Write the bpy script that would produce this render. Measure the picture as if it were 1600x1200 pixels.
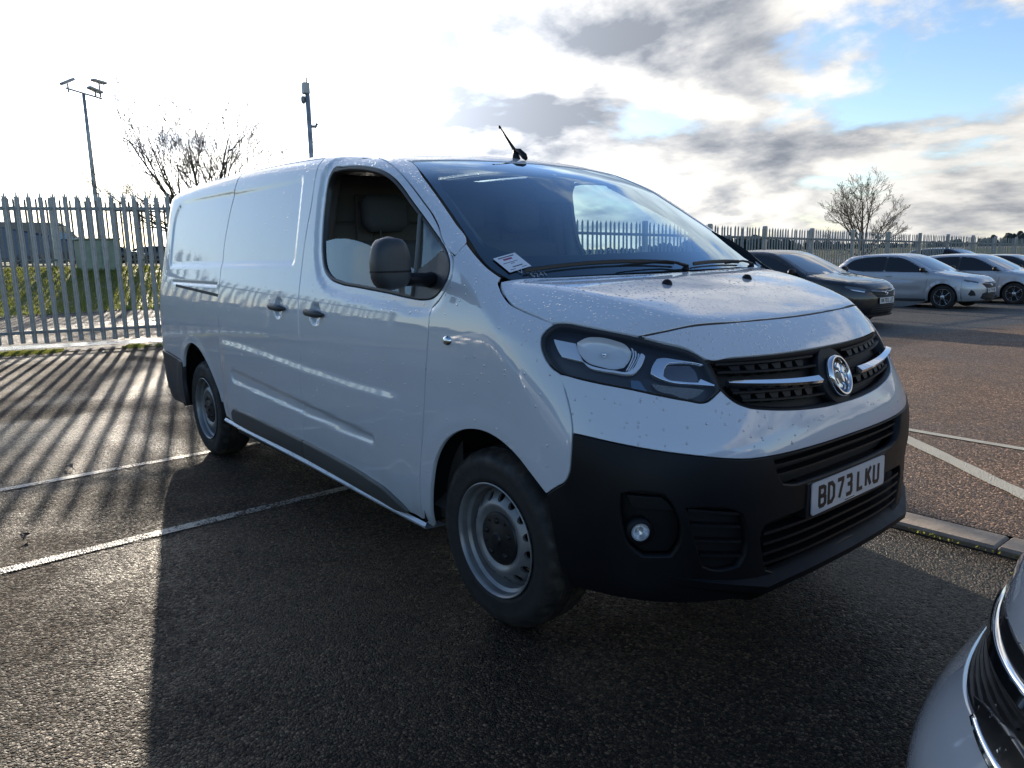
import bpy, bmesh, math, random
import numpy as np
from mathutils import Vector, Matrix
from mathutils.geometry import delaunay_2d_cdt
R=math.radians
rng=random.Random(7)
for o in list(bpy.data.objects): bpy.data.objects.remove(o)
sc=bpy.context.scene
COL=sc.collection

# ---------------------------------------------------------------- camera, sky, sun, exposure
cam_d=bpy.data.cameras.new('camera'); cam=bpy.data.objects.new('camera',cam_d); COL.objects.link(cam)
CAM=(2.0615,-2.50456,1.38779); YAW,PITCH,ROLL=2.4539262,.17775666,-.02032547
_f=Vector((math.cos(YAW)*math.cos(PITCH),math.sin(YAW)*math.cos(PITCH),-math.sin(PITCH)))
_r=Vector((math.sin(YAW),-math.cos(YAW),0)); _u=_r.cross(_f)
_r2=_r*math.cos(ROLL)+_u*math.sin(ROLL); _u2=_u*math.cos(ROLL)-_r*math.sin(ROLL)
M=Matrix((_r2,_u2,-_f)).transposed().to_4x4(); M.translation=Vector(CAM)
cam.matrix_world=M
cam_d.sensor_fit='HORIZONTAL'; cam_d.angle=2*math.atan(800/1160.599); cam_d.clip_end=6000; cam_d.clip_start=.03
sc.camera=cam
SUN_AZ,SUN_EL=R(163.5),R(14.5)
SUN=Vector((math.cos(SUN_AZ)*math.cos(SUN_EL),math.sin(SUN_AZ)*math.cos(SUN_EL),math.sin(SUN_EL)))

class NT:
    """small helper for building node trees"""
    def __init__(s,tree): s.t=tree; s.n=tree.nodes; s.l=tree.links
    def add(s,typ,ins=None,**kw):
        n=s.n.new(typ)
        for k,v in kw.items(): setattr(n,k,v)
        for k,v in (ins or {}).items():
            sk=n.inputs[k]
            if isinstance(v,bpy.types.NodeSocket): s.l.new(v,sk)
            else: sk.default_value=v
        return n
    def math(s,op,a,b=0.,c=None,clamp=False):
        d={0:a,1:b}
        if c is not None: d[2]=c
        return s.add('ShaderNodeMath',d,operation=op,use_clamp=clamp).outputs[0]
    def vmath(s,op,a,b=(0,0,0),out=0):
        return s.add('ShaderNodeVectorMath',{0:a,1:b},operation=op).outputs[out]
    def mix(s,f,a,b): 
        n=s.n.new('ShaderNodeMix'); n.data_type='RGBA'
        for k,v in ((0,f),(6,a),(7,b)):
            if isinstance(v,bpy.types.NodeSocket): s.l.new(v,n.inputs[k])
            else: n.inputs[k].default_value=v if k==0 else ((*v,1) if len(v)==3 else v)
        return n.outputs[2]
    def ramp(s,f,stops,interp='LINEAR'):
        n=s.add('ShaderNodeValToRGB',{0:f}); cr=n.color_ramp; cr.interpolation=interp
        while len(cr.elements)<len(stops): cr.elements.new(.5)
        for e,(p,c) in zip(cr.elements,stops):
            e.position=p; e.color=(c,c,c,1) if isinstance(c,(int,float)) else (*c,1)
        return n.outputs[0]
    def smooth(s,x,a,b):
        return s.add('ShaderNodeMapRange',{0:x,1:a,2:b,3:0.,4:1.},interpolation_type='SMOOTHSTEP').outputs[0]
    def noise(s,vec,scale,detail=4,rough=.5,dist=0.,out=0):
        d={'Scale':scale,'Detail':detail,'Roughness':rough,'Distortion':dist}
        if vec is not None: d['Vector']=vec
        return s.add('ShaderNodeTexNoise',d).outputs[out]

world=bpy.data.worlds.new("World"); sc.world=world; world.use_nodes=True
w=NT(world.node_tree); w.n.clear()
d=w.vmath('NORMALIZE',w.add('ShaderNodeTexCoord').outputs['Generated'])
sky=w.add('ShaderNodeTexSky',sky_type='NISHITA',sun_disc=False,sun_elevation=SUN_EL,sun_rotation=math.pi/2-SUN_AZ,altitude=50,air_density=1.0,dust_density=.35,ozone_density=1.6).outputs[0]
sep=w.add('ShaderNodeSeparateXYZ',{0:d}); dz=w.math('MAXIMUM',sep.outputs[2],0.)
den=w.math('ADD',dz,.27)
cp=w.add('ShaderNodeCombineXYZ',{0:w.math('DIVIDE',sep.outputs[0],den),1:w.math('DIVIDE',sep.outputs[1],den),2:w.math('MULTIPLY',dz,.8)}).outputs[0]
sdot=w.vmath('DOT_PRODUCT',d,tuple(SUN),out=1)
sunf=w.math('MAXIMUM',sdot,0.)
near=w.math('POWER',sunf,5.)
halo=w.math('POWER',sunf,28.)
cov=w.noise(w.vmath('ADD',cp,(12.86,55.65,0)),.42,2,.5)
n1=w.noise(w.vmath('ADD',cp,(10.36,6.37,0)),1.75,12,.56,.15)
n2=w.noise(w.vmath('ADD',cp,(10.36+.13*SUN.x,6.37+.13*SUN.y,-.06)),1.75,12,.56,.15)
thick=w.noise(w.vmath('ADD',cp,(9.3,2.2,.4)),.8,5,.55)
dens=w.math('ADD',n1,w.math('MULTIPLY',w.math('SUBTRACT',cov,.5),.55))
vd=w.vmath('DOT_PRODUCT',d,(-.17,.985,0.),out=1)
dens=w.math('ADD',dens,w.math('SUBTRACT',w.math('ADD',w.math('MULTIPLY',near,.03),w.math('MULTIPLY',w.math('SUBTRACT',w.smooth(vd,-.25,.75),.72),.24)),w.math('MULTIPLY',w.smooth(dz,.32,.52),.235)))
mask=w.smooth(dens,.45,.56)
core=w.smooth(w.math('ADD',w.math('MULTIPLY',dens,.6),w.math('MULTIPLY',thick,.4)),.49,.63)
edge=w.math('MULTIPLY',w.math('SUBTRACT',n1,n2),5.,clamp=False)
lit=w.math('ADD',w.math('SUBTRACT',1.,w.math('MULTIPLY',core,.55)),edge)
lit=w.math('MINIMUM',w.math('MAXIMUM',lit,.2),1.25)
ccol=w.mix(w.math('MINIMUM',lit,1.),(.53,.61,.76),(1.,.975,.93))
ccol=w.vmath('SCALE',ccol); w.n[-1].inputs['Scale'].default_value=1
sc_in=ccol.node.inputs['Scale']
gain=w.math('MULTIPLY',w.math('ADD',.38,w.math('MULTIPLY',lit,.66)),w.math('ADD',CLOUD:=5.3,w.math('ADD',w.math('MULTIPLY',near,6.),w.math('MULTIPLY',halo,45.))))
w.l.new(gain,sc_in)
skyb=w.vmath('MULTIPLY',sky,(1.12,1.22,1.42))
hz=w.math('POWER',w.math('SUBTRACT',1.,dz),20.)
skyb=w.mix(w.math('MULTIPLY',hz,.55),skyb,(7.4,7.5,7.7))
glow=w.vmath('SCALE',(1.,.93,.80)); w.n[-1].inputs['Scale'].default_value=1
w.l.new(w.math('MULTIPLY',w.math('ADD',w.math('MULTIPLY',w.math('POWER',sunf,14.),8.),w.math('MULTIPLY',w.math('POWER',sunf,120.),60.)),1.),glow.node.inputs['Scale'])
skyb=w.vmath('ADD',skyb,glow)
tot=w.mix(mask,skyb,ccol)
bg=w.add('ShaderNodeBackground',{'Color':tot,'Strength':.1})
w.l.new(bg.outputs[0],w.add('ShaderNodeOutputWorld').inputs[0])
world.cycles.sampling_method='MANUAL'; world.cycles.sample_map_resolution=1024

sun_d=bpy.data.lights.new('sun','SUN'); sun_d.energy=5.0; sun_d.angle=R(.55); sun_d.color=(1,.87,.70)
sun=bpy.data.objects.new('sun',sun_d); COL.objects.link(sun)
sun.rotation_euler=SUN.to_track_quat('Z','Y').to_euler()
vs=sc.view_settings; vs.view_transform='Standard'; vs.look='None'; vs.gamma=1; vs.use_curve_mapping=False; vs.exposure=0.52
sc.cycles.max_bounces=8; sc.cycles.transparent_max_bounces=24; sc.cycles.caustics_reflective=False; sc.cycles.caustics_refractive=False

# ---------------------------------------------------------------- naming helpers
def tag(o,label=None,cat=None,group=None,kind=None):
    if label: o['label']=label
    if cat: o['category']=cat
    if group: o['group']=group
    if kind: o['kind']=kind
    return o
def empty(name,loc=(0,0,0),rz=0.,label=None,cat=None,group=None):
    o=bpy.data.objects.new(name,None); COL.objects.link(o); o.location=loc; o.rotation_euler=(0,0,rz); o.empty_display_size=.2
    return tag(o,label,cat,group)
def link(name,me,parent=None,mat=None):
    o=bpy.data.objects.new(name,me); COL.objects.link(o); o.parent=parent
    if mat is not None and not me.materials: me.materials.append(mat)
    return o
def mesh(name,V,Fc,mat=None,parent=None,smooth=False,autos=None):
    me=bpy.data.meshes.new(name); me.from_pydata([tuple(map(float,v)) for v in V],[],[tuple(map(int,f)) for f in Fc]); 
    if smooth: me.shade_smooth()
    if autos is not None:
        me.shade_smooth(); me.set_sharp_from_angle(angle=R(autos))
    me.update()
    return link(name,me,parent,mat)
class MB:
    """collects simple solids into one mesh"""
    def __init__(s): s.V=[]; s.F=[]
    def add(s,V,F):
        b=len(s.V); s.V+= [tuple(map(float,v)) for v in V]; s.F+=[tuple(int(i)+b for i in f) for f in F]; return s
    def box(s,a,b,bev=0):
        (x0,y0,z0),(x1,y1,z1)=a,b
        if bev:
            c=bev; V=[]
            for z,i in ((z0,c),(z0+c,0),(z1-c,0),(z1,c)):
                V+=[(x0+i+c*(i==0)*.6,y0+i,z),(x1-i-c*(i==0)*.6,y0+i,z),(x1-i,y0+i+c*(i==0)*.6,z),(x1-i,y1-i-c*(i==0)*.6,z),(x1-i-c*(i==0)*.6,y1-i,z),(x0+i+c*(i==0)*.6,y1-i,z),(x0+i,y1-i-c*(i==0)*.6,z),(x0+i,y0+i+c*(i==0)*.6,z)]
            F=[tuple(range(7,-1,-1)),tuple(range(24,32))]
            for k in range(3):
                for j in range(8): F.append((k*8+j,k*8+(j+1)%8,k*8+8+(j+1)%8,k*8+8+j))
            return s.add(V,F)
        V=[(x0,y0,z0),(x1,y0,z0),(x1,y1,z0),(x0,y1,z0),(x0,y0,z1),(x1,y0,z1),(x1,y1,z1),(x0,y1,z1)]
        return s.add(V,[(3,2,1,0),(4,5,6,7),(0,1,5,4),(1,2,6,5),(2,3,7,6),(3,0,4,7)])
    def tube(s,pts,rad,n=8,cap=True,flat=None):
        pts=[Vector(p) for p in pts]; N=len(pts)
        if not hasattr(rad,'__len__'): rad=[rad]*N
        b=len(s.V); up=None
        for i,p in enumerate(pts):
            t=(pts[min(i+1,N-1)]-pts[max(i-1,0)]).normalized()
            if up is None: up=Vector((0,0,1)) if abs(t.z)<.9 else Vector((1,0,0))
            a=(up-t*up.dot(t)).normalized(); c=t.cross(a); up=a
            for j in range(n):
                th=2*math.pi*j/n; fx,fy=(flat or (1,1))
                q=p+a*(math.cos(th)*rad[i]*fx)+c*(math.sin(th)*rad[i]*fy); s.V.append(tuple(q))
        for i in range(N-1):
            for j in range(n): s.F.append((b+i*n+j,b+i*n+(j+1)%n,b+(i+1)*n+(j+1)%n,b+(i+1)*n+j))
        if cap: s.F.append(tuple(b+j for j in range(n-1,-1,-1))); s.F.append(tuple(b+(N-1)*n+j for j in range(n)))
        return s
    def lathe(s,prof,n=32,axis='y',c=(0,0,0),close=False):
        """prof: (radius, along axis)"""
        b=len(s.V); m=len(prof)
        for j in range(n):
            t=2*math.pi*j/n
            for r,h in prof:
                p={'y':(r*math.cos(t),h,r*math.sin(t)),'z':(r*math.cos(t),r*math.sin(t),h),'x':(h,r*math.cos(t),r*math.sin(t))}[axis]
                s.V.append((p[0]+c[0],p[1]+c[1],p[2]+c[2]))
        mm=m if close else m-1
        for j in range(n):
            for i in range(mm):
                s.F.append((b+j*m+i,b+j*m+(i+1)%m,b+((j+1)%n)*m+(i+1)%m,b+((j+1)%n)*m+i))
        return s
    def build(s,name,mat=None,parent=None,smooth=False,autos=None):
        return mesh(name,s.V,s.F,mat,parent,smooth,autos)
    def me(s,name,mat=None,autos=None,smooth=False):
        me=bpy.data.meshes.new(name); me.from_pydata(s.V,[],s.F)
        if autos is not None: me.shade_smooth(); me.set_sharp_from_angle(angle=R(autos))
        if smooth: me.shade_smooth()
        if mat: me.materials.append(mat)
        return me

# ---------------------------------------------------------------- materials
MATS={}
def pm(name,col=(.5,.5,.5),rough=.5,metal=0.,coat=0.,crough=.03,spec=.5,emis=None,bump=None,var=0.,vs=3.,alpha=None):
    m=bpy.data.materials.new(name); m.use_nodes=True; t=NT(m.node_tree); b=t.n['Principled BSDF']
    b.inputs['Base Color'].default_value=(*col,1); b.inputs['Roughness'].default_value=rough; b.inputs['Metallic'].default_value=metal; b.inputs['Coat IOR'].default_value=1.75 if coat else 1.5
    b.inputs['Coat Weight'].default_value=coat; b.inputs['Coat Roughness'].default_value=crough; b.inputs['Specular IOR Level'].default_value=spec
    if emis: b.inputs['Emission Color'].default_value=(*emis[0],1); b.inputs['Emission Strength'].default_value=emis[1]
    co=t.add('ShaderNodeTexCoord').outputs['Object']
    if var:
        f=t.noise(co,vs,5,.6); f=t.ramp(f,[(.3,0.),(.7,1.)])
        c=t.mix(f,tuple(x*(1-var) for x in col),tuple(min(1,x*(1+var)) for x in col)); t.l.new(c,b.inputs['Base Color'])
        t.l.new(t.math('ADD',rough*(1-.25),t.math('MULTIPLY',f,rough*.5)),b.inputs['Roughness'])
    if bump:
        bs,bd,bsc=bump
        bn=t.add('ShaderNodeBump',{'Height':t.noise(co,bsc,3,.6),'Strength':bs,'Distance':bd}).outputs[0]
        t.l.new(bn,b.inputs['Normal'])
    MATS[name]=m; return m
def paint(name,col,drops=True,metal=0.,flake=0.,rough=.35,dirt=.12):
    m=pm(name,col,rough,metal,1.,.02); t=NT(m.node_tree); b=t.n['Principled BSDF']
    co=t.add('ShaderNodeTexCoord').outputs['Object']
    # road film and dried water marks
    z=t.add('ShaderNodeSeparateXYZ',{0:co}).outputs[2]
    low=t.smooth(z,.75,.25)
    f=t.math('MULTIPLY',t.ramp(t.noise(co,2.2,7,.62),[(.35,0.),(.75,1.)]),t.math('ADD',dirt*.5,t.math('MULTIPLY',low,dirt*2.2)))
    t.l.new(t.mix(f,col,(.20,.17,.14)),b.inputs['Base Color'])
    t.l.new(t.math('ADD',.012,t.math('MULTIPLY',f,.25)),b.inputs['Coat Roughness'])
    orange=t.noise(co,260.,2,.5)
    h=t.math('MULTIPLY',orange,.000012)
    wave=t.noise(co,3.2,1,.4)
    h=t.math('ADD',h,t.math('MULTIPLY',wave,.0010))
    if drops:
        up=t.smooth(t.add('ShaderNodeSeparateXYZ',{0:t.add('ShaderNodeNewGeometry').outputs['Normal']}).outputs[2],.15,.8)
        v=t.add('ShaderNodeTexVoronoi',{'Vector':co,'Scale':72.,'Randomness':1.}); 
        dd=t.smooth(v.outputs['Distance'],.34,.12)
        keep=t.math('GREATER_THAN',t.add('ShaderNodeSeparateColor',{0:v.outputs['Color']}).outputs[0],t.math('SUBTRACT',.965,t.math('MULTIPLY',up,.55)))
        h=t.math('ADD',h,t.math('MULTIPLY',t.math('MULTIPLY',dd,keep),.0026))
        v2=t.add('ShaderNodeTexVoronoi',{'Vector':co,'Scale':34.,'Randomness':1.})
        d2=t.smooth(v2.outputs['Distance'],.22,.08)
        k2=t.math('GREATER_THAN',t.add('ShaderNodeSeparateColor',{0:v2.outputs['Color']}).outputs[1],t.math('SUBTRACT',.985,t.math('MULTIPLY',up,.30)))
        h=t.math('ADD',h,t.math('MULTIPLY',t.math('MULTIPLY',d2,k2),.0040))
    bn=t.add('ShaderNodeBump',{'Height':h,'Strength':1.,'Distance':1.}).outputs[0]
    t.l.new(bn,b.inputs['Coat Normal']); t.l.new(bn,b.inputs['Normal'])
    return m
def glass(name,tint=(.86,.93,.92),rough=0.,dark=1.,ior=1.5,refl=1.9,gcol=(1,1,1)):
    m=bpy.data.materials.new(name); m.use_nodes=True; t=NT(m.node_tree); t.n.clear()
    tr=t.add('ShaderNodeBsdfTransparent',{'Color':(*[c*dark for c in tint],1)}).outputs[0]
    co=t.add('ShaderNodeTexCoord').outputs['Object']
    bn=t.add('ShaderNodeBump',{'Height':t.noise(co,1.3,1,.5),'Strength':1.,'Distance':.004}).outputs[0]
    gl=t.add('ShaderNodeBsdfGlossy',{'Color':(*gcol,1),'Roughness':rough,'Normal':bn}).outputs[0]
    gm=t.add('ShaderNodeNewGeometry'); c=t.math('ABSOLUTE',t.vmath('DOT_PRODUCT',gm.outputs['Incoming'],gm.outputs['Normal'],out=1))
    f0=((ior-1)/(ior+1))**2; fr=t.math('ADD',f0,t.math('MULTIPLY',t.math('POWER',t.math('SUBTRACT',1.,c),5.),1-f0))   # Schlick, the same from both sides of the sheet
    f=t.math('MINIMUM',t.math('MULTIPLY',fr,refl),1.)
    mx=t.add('ShaderNodeMixShader',{0:f,1:tr,2:gl}).outputs[0]
    t.l.new(mx,t.add('ShaderNodeOutputMaterial').inputs[0]); MATS[name]=m; return m

def asphalt(name,c_lo,c_hi,cell=105.,wet=.5,bump=.006,dark=(.02,.02,.022),r0=.30,r1=.62,big=.35,spec=.4):
    m=bpy.data.materials.new(name); m.use_nodes=True; t=NT(m.node_tree); b=t.n['Principled BSDF']
    co=t.add('ShaderNodeTexCoord').outputs['Object']
    wob=t.vmath('ADD',co,t.vmath('MULTIPLY',t.noise(co,60.,2,.5,out=1),(.006,.006,.0)))
    v=t.add('ShaderNodeTexVoronoi',{'Vector':wob,'Scale':cell,'Randomness':1.})
    ve=t.add('ShaderNodeTexVoronoi',{'Vector':wob,'Scale':cell,'Randomness':1.},feature='DISTANCE_TO_EDGE')
    sc3=t.add('ShaderNodeSeparateColor',{0:v.outputs['Color']})
    h=sc3.outputs[0]; h2=sc3.outputs[1]
    stone=t.ramp(h,[(0,tuple(c_lo)),(.55,tuple((a+b_)/2*.85 for a,b_ in zip(c_lo,c_hi))),(.85,tuple(c_hi)),(1.,tuple(min(1,x*1.7) for x in c_hi))])
    gap=t.smooth(ve.outputs['Distance'],.02,.16)
    patch=t.ramp(t.noise(co,.55,6,.62,.3),[(.32,0.),(.68,1.)])
    patch2=t.ramp(t.noise(co,4.5,5,.6),[(.3,0.),(.7,1.)])
    col=t.mix(gap,dark,stone)
    shade=t.math('ADD',1-big,t.math('MULTIPLY',t.math('ADD',t.math('MULTIPLY',patch,.6),t.math('MULTIPLY',patch2,.4)),big*1.6))
    col=t.vmath('MULTIPLY',col,t.add('ShaderNodeCombineXYZ',{0:shade,1:shade,2:shade}).outputs[0])
    t.l.new(col,b.inputs['Base Color'])
    wetm=t.ramp(t.noise(t.vmath('ADD',co,(4.,7.,0)),.38,5,.6,.6),[(.40,0.),(.62,1.)])
    col=t.vmath('SCALE',col); t.l.new(t.math('SUBTRACT',1.,t.math('MULTIPLY',wetm,.38)),col.node.inputs['Scale']); t.l.new(col,b.inputs['Base Color'])
    rr=t.math('SUBTRACT',r1,t.math('MULTIPLY',wetm,(r1-r0)*wet*2 if wet<.5 else (r1-r0)))
    rr=t.math('ADD',rr,t.math('MULTIPLY',t.math('SUBTRACT',h2,.5),.35))
    t.l.new(t.math('MAXIMUM',rr,.08),b.inputs['Roughness'])
    dome=t.math('SUBTRACT',1.,t.math('MULTIPLY',v.outputs['Distance'],1.1))
    hh=t.math('ADD',t.math('MULTIPLY',t.math('MULTIPLY',dome,gap),t.math('ADD',.35,h2)),t.math('MULTIPLY',t.noise(co,420.,2,.6),.18))
    hh=t.math('ADD',hh,t.math('MULTIPLY',t.noise(co,34.,3,.6),.9))
    bn=t.add('ShaderNodeBump',{'Height':hh,'Strength':1.,'Distance':bump}).outputs[0]
    t.l.new(bn,b.inputs['Normal']); b.inputs['Specular IOR Level'].default_value=spec
    MATS[name]=m; return m
def marking(name,col,wear=.5):
    """worn road paint: gaps let the surface below show"""
    m=bpy.data.materials.new(name); m.use_nodes=True; t=NT(m.node_tree); b=t.n['Principled BSDF']
    co=t.add('ShaderNodeTexCoord').outputs['Object']
    f=t.noise(co,90.,3,.6); g=t.noise(co,5.,5,.6)
    keep=t.smooth(t.math('ADD',t.math('MULTIPLY',f,.6),t.math('MULTIPLY',g,.4)),wear-.05,wear+.03)
    t.l.new(t.mix(g,tuple(c*.6 for c in col),col),b.inputs['Base Color']); b.inputs['Roughness'].default_value=.45
    t.l.new(keep,b.inputs['Alpha'])
    v=t.add('ShaderNodeTexVoronoi',{'Vector':co,'Scale':105.}).outputs['Distance']
    t.l.new(t.add('ShaderNodeBump',{'Height':v,'Strength':.8,'Distance':.005}).outputs[0],b.inputs['Normal'])
    MATS[name]=m; return m

WHITE=paint('white_paint',(.68,.70,.73))
MATS['white_paint'].node_tree.nodes['Principled BSDF'].inputs['Coat IOR'].default_value=2.0
SILVER=paint('silver_paint',(.52,.53,.56),True,.35)
GREYP=paint('grey_paint',(.30,.31,.33),True,.6)
BLACKP=paint('black_paint',(.004,.0045,.006),True,.0,dirt=.0)
NAVY=paint('navy_paint',(.02,.03,.07),False,.3)
PLAS=pm('black_plastic',(.0065,.007,.0085),.50,spec=.28,bump=(.35,.0006,900.),var=.25)
PLASD=pm('dark_recess',(.006,.006,.006),.6)
PLASG=pm('grey_plastic',(.042,.045,.049),.42,bump=(.3,.0005,800.),var=.2)
RUB=pm('black_rubber',(.028,.027,.026),.45)
CHROME=pm('chrome',(.86,.87,.88),.06,1.)
TYRE=pm('tyre_rubber',(.020,.019,.018),.68,bump=(.4,.001,120.),var=.45,vs=14.)
STEEL=pm('painted_steel_rim',(.27,.265,.26),.38,.45,var=.25,vs=9.)
ALLOY=pm('machined_alloy',(.62,.62,.62),.25,.9)
ALLOYD=pm('black_alloy',(.02,.02,.02),.3,.3)
GALV=pm('galvanised_steel',(.42,.43,.42),.48,.65,var=.28,vs=6.,bump=(.2,.001,60.))
GALVD=pm('weathered_galvanised_steel',(.27,.285,.28),.55,.5,var=.3,vs=5.)
GLASS=glass('clear_glass',refl=2.2,gcol=(.80,.92,1.))
WSG=glass('windscreen_glass',(.70,.88,.89),refl=2.4,gcol=(.66,.84,1.))
LENS=glass('lamp_lens',(.96,.97,.98),ior=1.45,refl=1.15)
DGLASS=pm('dark_tinted_glass',(.010,.013,.016),.02,0,1.,spec=1.)
MATS['dark_tinted_glass'].node_tree.nodes['Principled BSDF'].inputs['Coat IOR'].default_value=2.0
CABIN=pm('cabin_trim',(.07,.065,.06),.7,bump=(.3,.001,300.))
CABING=pm('grey_cabin_trim',(.12,.10,.088),.7)
SEATM=pm('seat_fabric',(.10,.098,.10),.9,bump=(.5,.001,500.))
RED=pm('red_lamp',(.35,.01,.01),.1,0,1.)
PLATE=pm('plate_white',(.72,.73,.72),.3,coat=.6)
INK=pm('plate_black',(.008,.008,.008),.35)
PAPER=pm('paper_white',(.75,.76,.80),.5)
INKP=pm('printed_ink',(.05,.04,.08),.6)
INKR=pm('printed_red_ink',(.35,.08,.15),.6)
CHALK=pm('white_marker',(.40,.42,.45),.7)
LAMPG=pm('reflector_silver',(.86,.87,.88),.22,.6)
LAMPD=pm('lamp_housing',(.014,.018,.026),.30)
DRL=pm('light_guide',(.82,.85,.90),.15,.35,coat=1.)
CONC=pm('concrete',(.22,.20,.18),.75,var=.3,vs=12.,bump=(.6,.003,90.))

RUBS=pm('rub_strip_plastic',(.085,.082,.075),.42,bump=(.3,.0005,800.),var=.2)  # lighter, warmer than the grey plastic to imitate light off the sunlit ground
HUBM=pm('hub_plastic',(.012,.012,.012),.42)
TILTW=None
tt=NT(TYRE.node_tree); bt=tt.n['Principled BSDF']; ct=tt.add('ShaderNodeTexCoord').outputs['Object']
ft=tt.ramp(tt.noise(ct,9.,6,.7),[(.45,0.),(.72,1.)]); rad=tt.vmath('LENGTH',tt.vmath('MULTIPLY',ct,(1,0,1)),out=1)
tt.l.new(tt.mix(tt.math('MULTIPLY',ft,tt.smooth(rad,.27,.335)),(.018,.017,.016),(.11,.080,.055)),bt.inputs['Base Color'])

for k_ in ('black_paint','silver_paint','grey_paint','navy_paint'): MATS[k_].node_tree.nodes['Principled BSDF'].inputs['Coat IOR'].default_value=1.45

BOWLM=pm('lamp_bowl_silver',(.70,.71,.72),.25,.15,spec=.8)
DGL2=pm('dark_side_glass',(.008,.010,.013),.03,0,.0,spec=.6)
# ---------------------------------------------------------------- terrain
def sst(t): t=np.clip(t,0,1); return t*t*(3-2*t)
def gz(x,y):
    x=np.asarray(x,float); y=np.asarray(y,float)
    t=np.maximum(y-1.6,0); z=-.0215*(np.sqrt(t*t+.6)-.77*np.exp(-t)) ; z=np.where(t<=0,0,-.0215*np.minimum(t*t/(t+.8),75))
    bank=1.08*sst((-19.6-x)/8.5)*sst((27.-y)/8.)
    return z+bank+.0035*np.minimum(np.maximum(-x-30,0),150)*sst((27.-y)/8.)
def g1(x,y): return float(gz(x,y))
def axis(segs):
    a=[]
    for s,e,st in segs: a+=list(np.arange(s,e,st))
    return a+[segs[-1][1]]
GX=axis([(-2500,-400,300),(-400,-60,20),(-60,-32,3),(-32,-18,.5),(-18,-10,1),(-10,8,1.),(8,60,8),(60,400,60),(400,2500,300)])
GY=axis([(-2500,-400,300),(-400,-60,20),(-60,-12,4),(-12,1,1.),(1,6,.25),(6,46,1),(46,100,6),(100,400,50),(400,2500,300)])
def sheet(name,xs,ys,off,mat,keep=None,kind='structure'):
    V=[];F=[];nx,ny=len(xs),len(ys); X,Y=np.meshgrid(xs,ys); Z=gz(X,Y)+off
    for a,b,c in zip(X.ravel(),Y.ravel(),Z.ravel()): V.append((a,b,c))
    for j in range(ny-1):
        for i in range(nx-1):
            if keep is None or keep((xs[i]+xs[i+1])/2,(ys[j]+ys[j+1])/2): F.append((j*nx+i,j*nx+i+1,(j+1)*nx+i+1,(j+1)*nx+i))
    o=mesh(name,V,F,mat,None,True); tag(o,kind=kind); return o
ASP=asphalt('dark_wet_asphalt',(.012,.0085,.0055),(.180,.115,.064),cell=96.,bump=.015,r0=.34,r1=.85,dark=(.0045,.0035,.0025),spec=.25,big=.5)
ASP2=asphalt('brown_path_asphalt',(.14,.085,.057),(.52,.33,.215),cell=80.,bump=.008,dark=(.05,.036,.03),r0=.6,r1=.9,big=.25,spec=.3)
ASP3=asphalt('grey_road_asphalt',(.11,.10,.088),(.27,.25,.22),cell=70.,bump=.006,dark=(.045,.043,.04),r0=.6,r1=.9,big=.2,spec=.3)
GRAV=asphalt('grey_gravel_track',(.10,.09,.08),(.36,.32,.28),cell=42.,bump=.016,dark=(.05,.045,.04),r0=.55,r1=.9,big=.3,spec=.25)
far=pm('far_ground',(.06,.065,.045),.9,var=.4,vs=.02)
FIELD=pm('far_field',(.085,.095,.045),.9,var=.45,vs=.035,bump=(.5,.05,1.5))
tf=NT(FIELD.node_tree); bf=tf.n['Principled BSDF']; cof=tf.add('ShaderNodeTexCoord').outputs['Object']
fz1=tf.ramp(tf.noise(cof,.012,3,.5),[(.42,(.16,.15,.13)),(.50,(.075,.095,.035)),(.62,(.13,.115,.06))]); fz2=tf.noise(cof,.6,6,.6)
tf.l.new(tf.vmath('MULTIPLY',fz1,tf.add('ShaderNodeCombineXYZ',{0:tf.math('ADD',.5,fz2),1:tf.math('ADD',.5,fz2),2:tf.math('ADD',.5,fz2)}).outputs[0]),bf.inputs['Base Color']); bf.inputs['Specular IOR Level'].default_value=.1
lot=lambda x,y: -12<x<60 and -60<y<60
ground=sheet('ground',GX,GY,0,ASP,lot)
field=sheet('field',GX,GY,0,FIELD,lambda x,y: not lot(x,y))
# brown tarmac beyond the kerb and grey road behind it (sheets a few mm above)
bx=axis([(-6,14,1.)]); by=axis([(1.37,6,.25),(6,40,1)])
def quadsheet(name,corners_fn,n,m,off,mat,kind='structure'):
    V=[];F=[]
    for j in range(m+1):
        for i in range(n+1):
            x,y=corners_fn(i/n,j/m); V.append((x,y,g1(x,y)+off))
    for j in range(m):
        for i in range(n): F.append((j*(n+1)+i,j*(n+1)+i+1,(j+1)*(n+1)+i+1,(j+1)*(n+1)+i))
    return tag(mesh(name,V,F,mat,None,True),kind=kind)
def ysp(v): return 1.365+ (v**1.8)*58
quadsheet('brown_tarmac',lambda u,v:((-3.35+.10*(ysp(v)-9.8))*(1-u)+16*u,ysp(v)),10,60,.028,ASP2)
quadsheet('grey_road',lambda u,v:(-10.2*(1-u)+(-3.35+.10*(ysp(v)-9.8)-.004)*u,ysp(v)),8,60,.024,ASP3)
quadsheet('gravel_track',lambda u,v:(-20.2*(1-u)+(-11.62+.30*(-14+v*19)*.0)*u,-16+v*34),16,30,.006,GRAV)
WETC=pm('wet_concrete_strip',(.34,.33,.31),.16,var=.25,vs=5.,bump=(.3,.002,60.))
GA=Vector((-11.835,-1.192,0)); GB=Vector((-11.164,.795,0)); GD=(GB-GA).normalized(); GN=Vector((GD.y,-GD.x,0))   # GN towards the camera
def gp(s,n): q=GA+GD*s+GN*n; return q.x,q.y
quadsheet('wet_concrete_strip',lambda u,v:gp(-5+9.5*v,-.62+.60*u),3,16,.012,WETC)
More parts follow.
